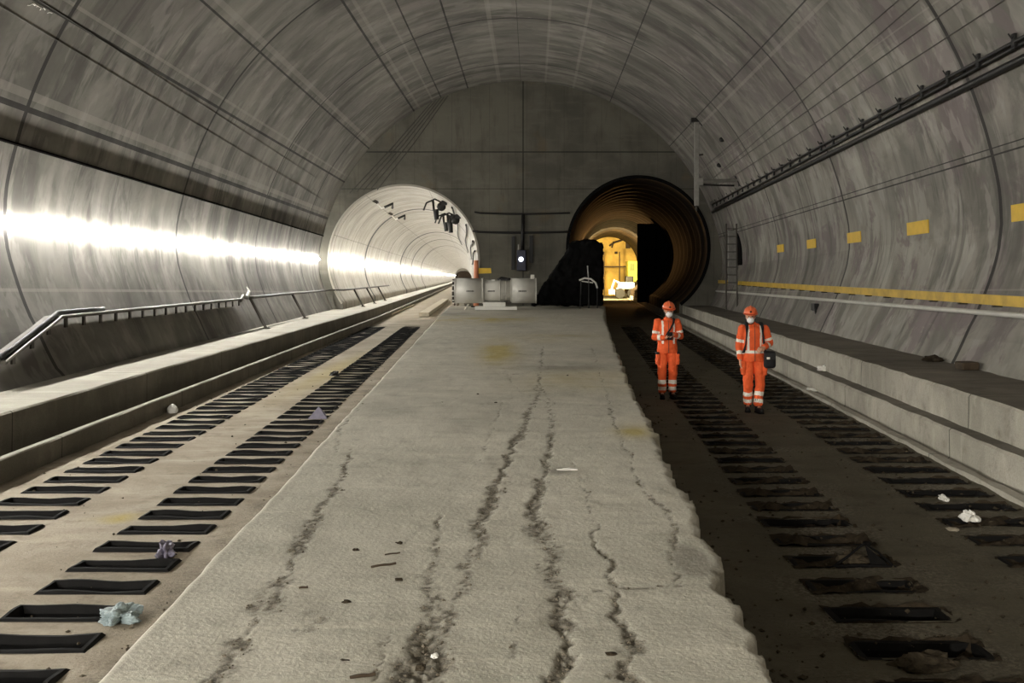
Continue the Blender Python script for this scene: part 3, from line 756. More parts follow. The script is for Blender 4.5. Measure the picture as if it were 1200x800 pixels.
mb = MB(); mb.tube([Lp(549,356,-.1), Lp(545.5,363,-.2)], .04, 6); mb.tube([Lp(562.5,362,-.3), Lp(562,364,-.4)], .04, 6)
mb.build('support_foot', M['fan'], root)
mb = MB(); mb.tube([Lp(592,352,-.1),Lp(592,357,-.1)], .05, 6); mb.box(Lp(596,354.5), (6*s,.5,3*s)); mb.build('support_foot', M['darksteel'], root)

# ------------------------------------------------------------------ things on and before the end wall
for y, lb in ((249.5,'upper black cable stretched across the end wall between the bores'), (271.5,'lower black cable stretched across the end wall between the bores')):
    x0 = 556 if y < 260 else 554; n = 16
    tag(MB().tube([P(x0+(668-x0)*k/n, y+.6*math.sin(k/n*PI)*2-(1 if k == 0 else 0), ZW-.06) for k in range(n+1)], .045 if y < 260 else .055, 8).build('wall_cable', M['black'], smooth=True), lb, 'cable')
tag(MB().tube([P(613,251,ZW-.12), P(612.6,270,ZW-.12), P(612,295,ZW-.15)], .085, 8).build('cable_drop', M['black'], smooth=True), 'thick black cable bundle hanging down the end wall to the control box', 'cable')
for x, y0, y1, lb in ((601.5,277,316,'left dark vertical conduit bar beside the control box'), (622.5,276,308,'right dark vertical conduit bar beside the control box')):
    tag(MB().box(P(x,(y0+y1)/2,ZW-.08), (.19,.1,(y1-y0)*ZW/F), bev=.01).build('conduit_bar', M['black']), lb, 'conduit')
root = empty('control_box', P(611,305,ZW-.3)); tag(root, 'small dark blue control box with a white dial on the end wall above the fan', 'control box')
MB().box((0,.0,0), (.46,.5,1.05), bev=.03).build('casing', simple('dark_blue_paint', (34,36,58), .4), root)
MB().cyl((-.02,-.25,.05),(-.02,-.30,.05), .12, n=20).build('dial', M['lampface'], root)
MB().box((-.15,-.1,.62), (.05,.05,.35)).build('lever', M['steel'], root)
labs = ['leftmost of five thin wires slanting down the end wall above the left bore','second from left of the wires slanting down the end wall','middle one of the wires slanting down the end wall','second from right of the wires slanting down the end wall','rightmost of the wires slanting down the end wall']
for k in range(5):
    a0 = (507+k*4.5, 118-k*1.8+1.5*k*.2); b0 = (410+k*8, 226+k*.6-(2*k if k<3 else 6))
    tag(MB().tube([P(*a0,ZW-.05), P((a0[0]+b0[0])/2+2,(a0[1]+b0[1])/2,ZW-.07), P(*b0,ZW-.05)], .022, 6).build('wall_wire', M['thin']), labs[k], 'wire', 'wires slanting down the end wall')

# orange post and barrier tape
root = empty('barrier_post', P(558,352,50)); root.location.z = SZ-.0; tag(root, 'orange plastic post with a yellow flag behind the fan', 'post')
mb = MB(); mb.cyl((0,0,0),(0,0,2.28), .14, .11, 14); mb.build('post', M['orangepost'], root); MB().cyl((0,0,0),(0,0,.06), .25, n=16).build('base', M['rubber'], root)
mb = MB(); mb.box((.42,0,1.78), (.62,.03,.26)); mb.build('flag', M['yellow'], root, jit=.03, jf=5)
# dark arched cable drum seen above the fan's left end
root = empty('cable_drum', P(543,345,80)); root.location.z = 0; root.rotation_euler = (0,0,.3)
tag(root, 'black cable drum standing in the left bore behind the fan', 'cable drum')
MB().cyl((0,-.35,2.15),(0,.35,2.15), .4, n=28).build('core', M['black'], root)
for sgn in (-1,1): MB().cyl((0,sgn*.4-.03,2.15),(0,sgn*.4+.03,2.15), .56, n=36).build('flange', M['darkwood'], root)
for sgn in (-1,1): mb = MB(); mb.tube([(-.6,sgn*.55,0),(0,sgn*.5,2.2),(.6,sgn*.55,0)], .06, 6); mb.build('cradle', M['darkwood'], root)

# heap under a black tarpaulin beside the right portal
root = None
mb = MB(); q = lambda x,y,Z=49.3: P(x,y,Z)
for poly in (((666,287),(676,281),(697,282),(706,286),(706,357),(662,357)), ((667,292),(660,318),(645,336),(628,346),(622,357),(680,357))):
    mb.hull([P(x,y,49.2+d) for x, y in poly for d in (-.55,.55)])
o = blob(mb, 'tarpaulin_heap', [M['tarp']], voxel=.06, smooth=7, wr=.10, wf=1.9); tag(o, 'tall black tarpaulin-covered heap at the platform end beside the right bore', 'heap')
root = empty('metal_frame', P(690,326,47.8)); root.location.z = SZ; tag(root, 'small pale metal frame with an upright rod before the black heap', 'frame')
z0 = 1.0
mb = MB(); mb.tube([(-.45,0,1.32),(-.2,0,1.42),(.1,0,1.38),(.32,0,1.2),(.4,0,.95)], .045, 6); mb.tube([(-.35,0,1.28),(.2,.05,1.2)], .03, 6); mb.build('hoop', M['white'], root)
mb = MB(); mb.tube([(0,0,1.2),(-.06,0,2.0)], .03, 6); mb.build('rod', M['steel'], root)
mb = MB(); mb.tube([(-.4,0,0),(-.35,0,1.35)], .03, 6); mb.tube([(.4,0,0),(.4,0,1.0)], .03, 6); mb.tube([(0,0,0),(0,0,1.25)], .03, 6); mb.build('leg', M['black'], root)

# black curtains inside the right bore
def curtain(name, x0, x1, y0, y1, Z, label):
    vs, fs = [], []; nx, ny = 40, 14
    for back in (0,1):
        for j in range(ny+1):
            for i in range(nx+1):
                p = P(x0+(x1-x0)*i/nx, y0+(y1-y0)*j/ny, Z); w = .10*math.sin(p.x*7+.5*math.sin(p.z*1.3))+.05*math.sin(p.x*17)
                vs.append((p.x, p.y+w+back*.03, max(p.z, .0)))
    m = (nx+1)*(ny+1)
    for j in range(ny):
        for i in range(nx):
            k = j*(nx+1)+i; fs += [(k,k+1,k+nx+2,k+nx+1), (m+k,m+k+nx+1,m+k+nx+2,m+k+1)]
    return tag(mesh_obj(name, vs, fs, M['tarp'], smooth=True), label, 'curtain')
curtain('tarpaulin_curtain', 747, 792, 262, 354, 76, 'black curtain hiding the right half of the right bore')
curtain('tarpaulin_curtain', 676, 706, 284, 352, 80, 'black curtain at the left side of the bright opening in the right bore')

# lit works beyond the curtains
ZB = 116
root = empty('site_cabin', P(743,338,ZB)); root.location.z = 0; root.location.x = P(746,0,ZB).x
tag(root, 'bright yellow site cabin with two windows beyond the curtain opening', 'cabin')
MB().box((0,0,2.9), (2.2,2.0,2.3), bev=.05).build('body', simple('cabin_yellow', (232,222,84), .5), root)
for dx in (-.62,.45): MB().box((dx,-1.02,3.35), (.55,.06,.8)).build('window', simple('cabin_window', (120,134,60), .3), root)
MB().box((0,0,.9), (1.8,1.6,1.75)).build('support', M['darksteel'], root)
root = empty('loader', P(732,340,108)); root.location.z = 0; tag(root, 'white and black construction machine under the yellow cabin', 'machine')
mb = MB(); mb.box((.1,0,1.35), (1.7,2.0,.7), bev=.12); mb.box((-.5,0,.9), (.8,1.4,.5), bev=.1); mb.build('body', M['white'], root)
mb = MB(); mb.box((.45,-.3,2.0), (.8,1.0,.7), bev=.1); mb.build('cab', M['black'], root)
for dx in (-.6,.7): MB().cyl((dx,-1.15,.55),(dx,-.85,.55), .52, n=24).build('wheel', M['black'], root)
mb = MB(); mb.tube([(-.4,-1,1.5),(-1.2,-1.2,1.9),(-1.5,-1.4,1.0)], .12, 8); mb.box((-1.5,-1.4,.7), (.6,.5,.5)); mb.build('boom', M['white'], root)
root = empty('service_platform', P(720,310,119)); root.location.z = 0; tag(root, 'dark platform beam with posts across the bright opening', 'platform')
mb = MB(); mb.box((.5,0,3.45), (5.5,.4,.16)); mb.build('beam', M['darkwood'], root)
for dx in (-1.2,.6): mb = MB(); mb.box((dx,0,2.6), (.12,.12,5.2)); mb.build('post', M['darkwood'], root)
for px, py, w, hh, lb in ((736,287,5,8,'dark rectangular duct on the bright ochre far wall'), (722,296,3,3,'small dark fitting on the bright ochre far wall')):
    tag(MB().box(P(px,py,124.6), (w*.104,.4,hh*.104), bev=.03).build('wall_fitting', M['darkwood']), lb, 'fitting')
mb = MB(); mb.tube([P(714,288,124.5),P(720,284,124.5),P(727,282,124.5),P(733,279,124.5)], .12, 8); mb.tube([P(717,290,124.5),P(719,283,124.5)], .1, 8)
tag(mb.build('wall_hose', M['darkwood'], smooth=True), 'dark hose looping over the top of the bright far wall', 'hose')

# ------------------------------------------------------------------ overhead line fittings
root = empty('drop_post', P(816,142,41)); tag(root, 'pale steel drop post with side arm hanging from the vault near the right bore', 'overhead line support')
i0 = Vector(root.location); R_ = lambda x,y: P(x,y,41)-i0
MB().box((R_(816.5,143)+R_(816,240))/2, (.17,.17,(240-141)*41/F), bev=.01).build('post', M['steel'], root)
mb = MB(); mb.tube([R_(818,213),R_(864,211)], .07, 8); mb.box(R_(820,213), (.25,.2,.28)); mb.build('arm', M['steel'], root)
mb = MB(); mb.tube([R_(818,216),R_(840,217),R_(860,218)], .035, 6); mb.tube([R_(862,206),R_(866,214),R_(867,218)], .06, 6); mb.build('insulator', M['black'], root, jit=.04, jf=6)
mb = MB(); mb.box(R_(816,141), (.45,.3,.16)); mb.tube([R_(812,143),R_(817,138),R_(823,147)], .05, 6); mb.build('ceiling_plate', M['black'], root)
MB().tube([R_(816,182),R_(824,181)], .04, 6).build('side_bracket', M['darksteel'], root); MB().tube([R_(816,228),R_(816,247)], .05, 6).build('post_tip', M['darksteel'], root)
def circpt(xf, zc, R, Z, th, ins=0): a_ = math.radians(th); return Vector((xf(Z)-(R-ins)*math.cos(a_), Z, zc+(R-ins)*math.sin(a_)))
for k, (Z, th, lb) in enumerate(((55.5,62,'pale overhead line bracket at the upper left of the left bore mouth'),(66,62,'second pale overhead line bracket deeper in the left bore'))):
    base = circpt(lbx, LBZ, LBR, Z, th); root = empty('line_bracket', base); tag(root, lb, 'overhead line support')
    MB().box((0,0,-.08), (.35,.35,.16), Matrix.Rotation(math.radians(28),3,'Y')).build('mounting_plate', M['darksteel'], root)
    MB().tube([(0,0,-.1),(.35,0,-.45),(.8,0,-.28)], .05, 8).build('arm', M['white'], root, True)
    MB().tube([(.5,0,-.4),(.95,0,-.2),(.9,.3,-.42)], .07, 8).build('insulator', M['black'], root, True)
for k, (Z, th, lb) in enumerate(((54.5,122,'dark tangled overhead line fitting at the upper right of the left bore mouth'),(57,136,'dark fitting lower on the right side of the left bore'),(63,128,'dark fitting farther inside the right side of the left bore'))):
    base = circpt(lbx, LBZ, LBR, Z, th); root = empty('line_fitting', base); tag(root, lb, 'overhead line support')
    MB().box((0,0,-.1), (.3,.3,.25), bev=.03).build('mounting_plate', M['black'], root)
    mb = MB(); mb.tube([(-.1,0,-.1),(-.5,0,.1),(-.95,0,-.1),(-1.1,0,-.5)], .05, 6); mb.tube([(-.6,0,.05),(-.55,0,-.5),(-.35,0,-.95)], .07, 6); mb.build('arm', M['black'], root, True)
    mb = MB(); mb.cyl((-.45,0,-.45),(-.4,0,-1.0), .15, .12, 12); mb.ell((-.15,0,-.3), (.25,.15,.25), sub=2); mb.build('insulator', M['black'], root)
labs = ['uppermost dark cable curving along the right side of the left bore','middle dark cable along the right side of the left bore','lower dark cable along the right side of the left bore','lowest thin cable along the right side of the left bore']
for k, th in enumerate((132,148,162,172)):
    tag(MB().tube([circpt(lbx,LBZ,LBR,Z,th+2.5*math.sin(Z*.12+k),.12) for Z in np.linspace(ZW+.3,110,70)], .05, 6).build('bore_cable', M['black'], smooth=True), labs[k], 'cable')

def rayhit(px, py, ins=.0):
    Z = 6.0
    while Z < ZW:
        x, z = (px-600)*Z/F, CZ-(py-HZ)*Z/F; dx, dz = x-cX(Z), z-cZ(Z); th = math.degrees(math.atan2(dz, abs(dx)))
        if math.hypot(dx, dz) >= cR(Z)*rad(th)-ins: return Vector((x, Z, z))
        Z += .02
for st_, lb in (([(32,6),(35,6.3),(38,4.5),(41,6.5)],'first white chalk squiggle on the vault at the top left'), ([(39,3.5),(42,6),(45,7.5),(43,8)],'second white chalk squiggle on the vault at the top left'), ([(45,8),(48,9),(46.5,12),(51,9.5),(53,11.5)],'third white chalk squiggle on the vault at the top left'), ([(55.5,15.4),(58,14.6),(61,15.5)],'last short white chalk mark on the vault at the top left')):
    tag(MB().tube([rayhit(x, y, .006) for x, y in st_], .009, 5, .5).build('chalk_mark', M['white']), lb, 'chalk mark')
for px, py, lb in ((846,163.5,'upper small dark anchor plate on the vault beside the drop post'),(843,193.5,'lower small dark anchor plate on the vault beside the drop post')):
    p = rayhit(px, py, .03); o = MB().ell((0,0,0), (.12,.12,.10), sub=2).build('anchor_plate', M['black']); o.location = p; tag(o, lb, 'anchor plate')
# niche with door and ladder frame at the far right wall
root = empty('wall_niche', wz(45.8, 2.9, 1, .02)); tag(root, 'tall narrow dark niche opening in the right wall near the right bore', 'niche')
i0 = Vector(root.location); vs, fs = [], []
n = 16
for ins in (.05, 0):
    for k in range(n+1):
        u = k/n; z = 2.75+1.5*u; w = .62*math.sqrt(max(.03, 1-max(0,(u-.6)/.4)**2))
        vs.append(wz(45.8-w, z, 1, ins+.01)-i0); vs.append(wz(45.8+w, z, 1, ins+.01)-i0)
m = 2*(n+1)
for k in range(n): fs += [(2*k,2*k+1,2*k+3,2*k+2),(2*k,2*k+2,m+2*k+2,m+2*k),(2*k+1,m+2*k+1,m+2*k+3,2*k+3)]
fs += [(2*n,2*n+1,m+2*n+1,m+2*n),(0,m,m+1,1)]
mesh_obj('door_leaf', vs, fs, M['tarp'], root)
root = empty('ladder', wz(43, 1.0, 1, .4)); root.location.z = .78; tag(root, 'grey steel ladder frame standing against the right wall beside the niche', 'ladder')
i0 = Vector(root.location); ZLd = root.location.y
for sx in (0,1):
    pa = P(851+sx*13, 348, 43)-i0; pb = P(851+sx*12, 262, 43)-i0; pa.z = 0; MB().tube([pa,(pa+pb)/2,pb], .035, 6).build('rail', M['darksteel'], root)
for k in range(9):
    y = 340-k*9; MB().tube([P(851,y,43)-i0, P(864,y,43)-i0], .02, 6).build('rung', M['darksteel'], root)
MB().box(P(858,302,43.2)-i0, (.34,.12,2.3), bev=.02).build('panel', simple('grey_panel', (128,126,120), .5), root)

o = P(979,357,1); pz = fw(28.5)+Vector((-.02,0,-.22)); mb = MB(); mb.box((0,0,0), (.14,.34,.2), bev=.02); mb.tube([(0,-.1,0),(-.06,-.25,-.1),(-.02,-.3,-.35)], .03, 6)
o = mb.build('socket_box', M['black']); o.location = pz; tag(o, 'small black socket box under the white duct on the right wall', 'socket box')
# ------------------------------------------------------------------ litter and small things
def litter(name, px, py, z, size, mat, label, cat, seed=0, sub=3, jit=.35, flat=.55, grp=None):
    p = G(px, py, z); mb = MB(); bmesh.ops.create_icosphere(mb.bm, subdivisions=sub, radius=1)
    for v in mb.bm.verts:
        k = 1+jit*noise.noise(v.co*1.7+Vector((seed,0,0)))*2+jit*.8*abs(noise.noise(v.co*4.3+Vector((0,seed,0))))
        v.co = Vector((v.co.x*size[0]*k, v.co.y*size[1]*k, max(v.co.z*size[2]*k, -size[2]*flat)+size[2]*flat))
    o = mb.build(name, mat); o.location = p; return tag(o, label, cat, grp)
litter('plastic_sheet', 139, 727, .0, (.10,.10,.05), M['bluebag'], 'crumpled pale blue plastic sheet on the rim of a left track pocket', 'plastic sheet', 1, 5, .5)
litter('plastic_bag', 195, 652, .0, (.05,.09,.07), M['lilac'], 'crumpled silvery bag on the rim of a left track pocket', 'bag', 2, 4, .5)
o = MB(); o.hull([Vector(v) for v in ((-.14,0,0),(.16,.02,0),(.1,.12,.0),(-.12,.12,0),(.02,.06,.19),(.12,.1,.08))]); o = o.build('paper_sheet', M['lilac']); o.location = G(371,491); tag(o, 'folded lilac-grey sheet standing on the left track near the slab', 'paper')
litter('plastic_cup', 202, 484, .0, (.08,.08,.09), M['white'], 'small round white cup on the left track bed near the kerb', 'cup', 4, 3, .1)
litter('stone', 392, 440, .0, (.10,.10,.06), M['black'], 'small dark lump on the left track bed', 'stone', 6)
litter('paper_scrap', 1136, 610, .0, (.055,.07,.05), M['white'], 'white paper scrap on the far-right pockets', 'scrap', 7, 3, .5)
litter('paper_scrap', 1106, 586, .0, (.03,.08,.03), M['white'], 'thin white scrap just above the larger scrap on the right track', 'scrap', 8, 3, .4)
litter('paper_scrap', 1117, 621, .0, (.05,.05,.015), M['wood'], 'flat pale scrap beside the white scrap on the right track', 'scrap', 9, 2, .4)
litter('paper_scrap', 965, 434, .36, (.10,.12,.07), M['white'], 'white scrap lying on the lower right kerb', 'scrap', 10, 3, .4)
litter('paper_scrap', 950, 458, .02, (.08,.1,.04), M['white'], 'small white scrap at the foot of the right kerb', 'scrap', 16, 3, .4)
litter('mud_lump', 1092, 423, .78, (.14,.2,.06), M['mud'], 'dark lump on the right walkway near the wall', 'lump', 11)
p = G(1133,433,.78); o = MB().box((0,0,.06), (.26,.3,.12), bev=.02).build('small_box', M['darkwood'], jit=.01, jf=9); o.location = p; tag(o, 'small dark box on the right walkway near the wall', 'box')
litter('broken_stone', 1085, 783, .0, (.16,.09,.05), M['darkgravel'], 'flat brown broken stone in the nearest right track pocket', 'stone', 12, 3, .4)
litter('stone', 1000, 660, .0, (.10,.07,.05), M['darkgravel'], 'rounded grey stone left of the peaked rubber flap', 'stone', 13)
litter('stone', 493, 785, SZ, (.018,.018,.014), M['darkgravel'], 'small dark stone in the front rubble of the slab crack', 'stone', 14)
litter('paper_scrap', 665, 551, SZ, (.07,.02,.012), M['white'], 'thin white scrap at the middle crack of the slab', 'scrap', 15, 2, .4)
litter('paper_scrap', 510, 770, SZ, (.014,.014,.01), M['white'], 'tiny white scrap in the front rubble of the slab crack', 'scrap', 18, 2, .4)
# peaked torn rubber flap
o = MB(); o.tube([(-.42,0,.0),(-.22,.05,.09),(0,.1,.20),(.16,.06,.12),(.34,0,.0)], .022, 6, .6); o.tube([(-.42,-.04,.01),(-.1,-.05,.015),(.34,-.04,.01)], .018, 6); o.hull([Vector(v) for v in ((0,.08,.19),(.3,.0,.0),(.05,.0,.0),(.1,.1,0))])
o = o.build('rubber_flap', M['rubber'], jit=.015, jf=5); o.scale = (.62,.62,.8); o.location = G(1016,664); tag(o, 'torn black rubber flap bent up into a peak on the right track', 'rubber flap')
def stick(px0, py0, px1, py1, r, mat, label, z=SZ, n=5):
    a_, b_ = G(px0,py0,z), G(px1,py1,z); pts = [a_.lerp(b_, k/(n-1))+Vector((0,0,r+.002+.5*r*abs(math.sin(k*2.1)))) for k in range(n)]
    tag(MB().tube(pts, r, 6).build('stick', mat), label, 'stick')
stick(435,666,464,662,.006,M['darkwood'],'longer dark twig lying on the slab'); stick(451,651,469,649,.004,M['darkwood'],'short dark twig just above the longer twig on the slab')
stick(410,797,440,793,.007,M['darkwood'],'dark twig at the bottom edge of the slab'); stick(350,691,361,690,.006,M['darkwood'],'small dark twig beside the left crack of the slab')
for k, (x, y) in enumerate(((417,645),(467,680),(468,637),(406,706),(404,776),(715,767),(665,440),(560,462),(581,472),(518,472))):
    litter('stone', x, y, SZ, (.010*(HZ+ (y-HZ))/600+.008,.012,.008), M['mud'], ['dark chip left of the twigs on the slab','dark chip right below the longer twig','dark chip above the short twig','dark chip at the left of the big rubble patch','dark chip low on the slab, left of the rubble','dark chip between the two right cracks of the slab','dark chip on the slab behind the grey smudge','leftmost of three chips halfway up the slab','rightmost of three chips halfway up the slab','low chip among the marks halfway up the slab'][k], 'stone chip', 20+k, 2)
# planks at the far left track
a_, b_ = G(486,364,.0), G(530,347,.0)
def plank(px0, py0, px1, py1, w, hgt, mat, label, nm='plank'):
    a_, b_ = G(px0,py0), G(px1,py1); d = b_-a_; L = d.length; ang = math.atan2(d.y, d.x)
    o = MB().box((L/2,0,hgt/2+.02), (L,w,hgt), bev=.01).build(nm, mat); o.location = a_; o.rotation_euler = (0,0,ang); tag(o, label, 'plank')
plank(497,371,522,353,.55,.22,M['wood'],'pale wide plank lying on the left track before the fan')
plank(440,377,484,358,.22,.10,M['wood'],'long narrow pale plank beside the left kerb near the bore')

# ------------------------------------------------------------------ people
def segd(p, a, b):
    ab = b-a; t = max(0, min(1, (p-a).dot(ab)/ab.dot(ab))); return (p-(a+ab*t)).length, t
def hand(mb, wrist, direc, palm_n, curl, sc=1.0, thumb=1):
    """palm and five separate bent fingers; direc = pointing direction, palm_n = normal of the palm, thumb = +-1 side"""
    d = Vector(direc).normalized(); nrm = Vector(palm_n).normalized(); sd = d.cross(nrm).normalized()*thumb; w = Vector(wrist)
    pts = []
    for u in (0,.085*sc):
        for s_ in (-1,1):
            for k in (-1,1):
                wd = (.028 if u == 0 else .040)*sc; c = w+d*u+sd*(s_*wd)+nrm*(k*.011*sc)
                for e in ((.007,0,0),(-.007,0,0),(0,.007,0),(0,-.007,0),(0,0,.007),(0,0,-.007)): pts.append(c+Vector(e))
    mb.hull(pts)
    for i, L in enumerate((.068,.078,.074,.058)):
        o = w+d*.080*sc+sd*((1.5-i)*.021*sc); dd = d.copy(); p0 = o
        for j, f in enumerate((.45,.32,.23)):
            ang = curl*(.6+.35*j); dd = (dd*math.cos(ang)+nrm*math.sin(ang)).normalized(); p1 = p0+dd*L*f*sc; mb.cap(p0, p1, (.0095-.001*j)*sc, (.0088-.001*j)*sc); p0 = p1
    o = w+d*.025*sc+sd*.030*sc; dd = (d*.75+sd*.6+nrm*.25).normalized(); p1 = o+dd*.038*sc; p2 = p1+(d*.9+sd*.1+nrm*.5).normalized()*.028*sc; mb.cap(o, p1, .013*sc, .0105*sc); mb.cap(p1, p2, .0105*sc, .008*sc)

def head(mb, c, tilt):
    R = Matrix.Rotation(tilt[0],3,'X') @ Matrix.Rotation(tilt[2],3,'Z')
    def T(v): return Vector(c)+R@Vector(v)
    mb.ell(T((0,.01,.03)), (.077,.097,.095), R); mb.ell(T((0,-.015,-.035)), (.062,.078,.085), R); mb.ell(T((0,-.045,-.095)), (.036,.036,.026), R)
    mb.cap(T((0,-.088,.012)), T((0,-.108,-.028)), .009, .015); 
    for s_ in (-1,1): mb.ell(T((s_*.078,.012,-.01)), (.012,.02,.034), R); mb.ell(T((s_*.035,-.07,-.03)), (.026,.022,.022), R)
    mb.ell(T((0,-.088,-.06)), (.026,.014,.012), R); mb.ell(T((0,-.078,.03)), (.055,.02,.014), R)
    return T, R
def dress_head(root, T, R, hat_label=None):
    mb = MB()                                          # hard hat: dome, ridge, brim
    mb.ell(T((0,.005,.068)), (.108,.128,.098), R, 4)
    bmesh.ops.bisect_plane(mb.bm, geom=mb.bm.verts[:]+mb.bm.edges[:]+mb.bm.faces[:], plane_co=T((0,0,.055)), plane_no=R@Vector((0,0,1)), clear_inner=True)
    es = [e for e in mb.bm.edges if e.is_boundary]; bmesh.ops.holes_fill(mb.bm, edges=es)
    hat = mb.build('hard_hat', M['orangehat'], root, True)
    mb = MB(); vs = []
    n = 40; bm = mb.bm; top, bot = [], []
    for k in range(n):
        th = 2*PI*k/n; fr_ = max(0, -math.sin(th)); r0 = (.110, .130); ex = .012+.035*fr_
        top.append(bm.verts.new(T((math.cos(th)*(r0[0]+ex*.6), math.sin(th)*(r0[1]+ex)+.005, .055-.010*fr_)))); bot.append(bm.verts.new(T((math.cos(th)*(r0[0]+ex*.6), math.sin(th)*(r0[1]+ex)+.005, .049-.010*fr_))))
    for k in range(n): bm.faces.new((top[k],top[(k+1)%n],bot[(k+1)%n],bot[k]))
    bm.faces.new(top); bm.faces.new(bot[::-1]); mb.build('brim', M['orangehat'], hat)
    MB().tube([T((0,-.10,.115)),T((0,-.06,.155)),T((0,.0,.171)),T((0,.07,.155)),T((0,.115,.11))], .013, 8).build('ridge', M['orangehat'], hat, True)
    MB().cyl(T((0,-.118,.095)), T((0,-.126,.093)), .017, n=16).build('badge', M['black'], hat)
    mb = MB(); mb.tube([T((.088,-.005,.05)),T((.083,-.03,-.03)),T((.045,-.05,-.11)),T((0,-.055,-.128)),T((-.045,-.05,-.11)),T((-.083,-.03,-.03)),T((-.088,-.005,.05))], .006, 6); mb.build('chin_strap', M['black'], hat)
    mb = MB(); mb.ell(T((0,-.072,-.052)), (.060,.058,.054), R, 3); mb.ell(T((0,-.112,-.045)), (.02,.018,.035), R, 2); mk = blob(mb, 'face_mask', [M['mask']], root, .006, 3)
    for s_ in (-1,1):
        MB().tube([T((s_*.055,-.07,-.035)),T((s_*.082,-.01,-.012)),T((s_*.082,.02,.0))], .003, 6).build('ear_loop', M['mask'], mk)
        MB().ell(T((s_*.030,-.084,.008)), (.014,.010,.007), R, 2).build('eye', M['eye'], root)
    mb = MB(); mb.ell(T((0,.035,.0)), (.085,.085,.085), R, 3); mb.build('hair', M['hair'], root, True, jit=.008, jf=30)

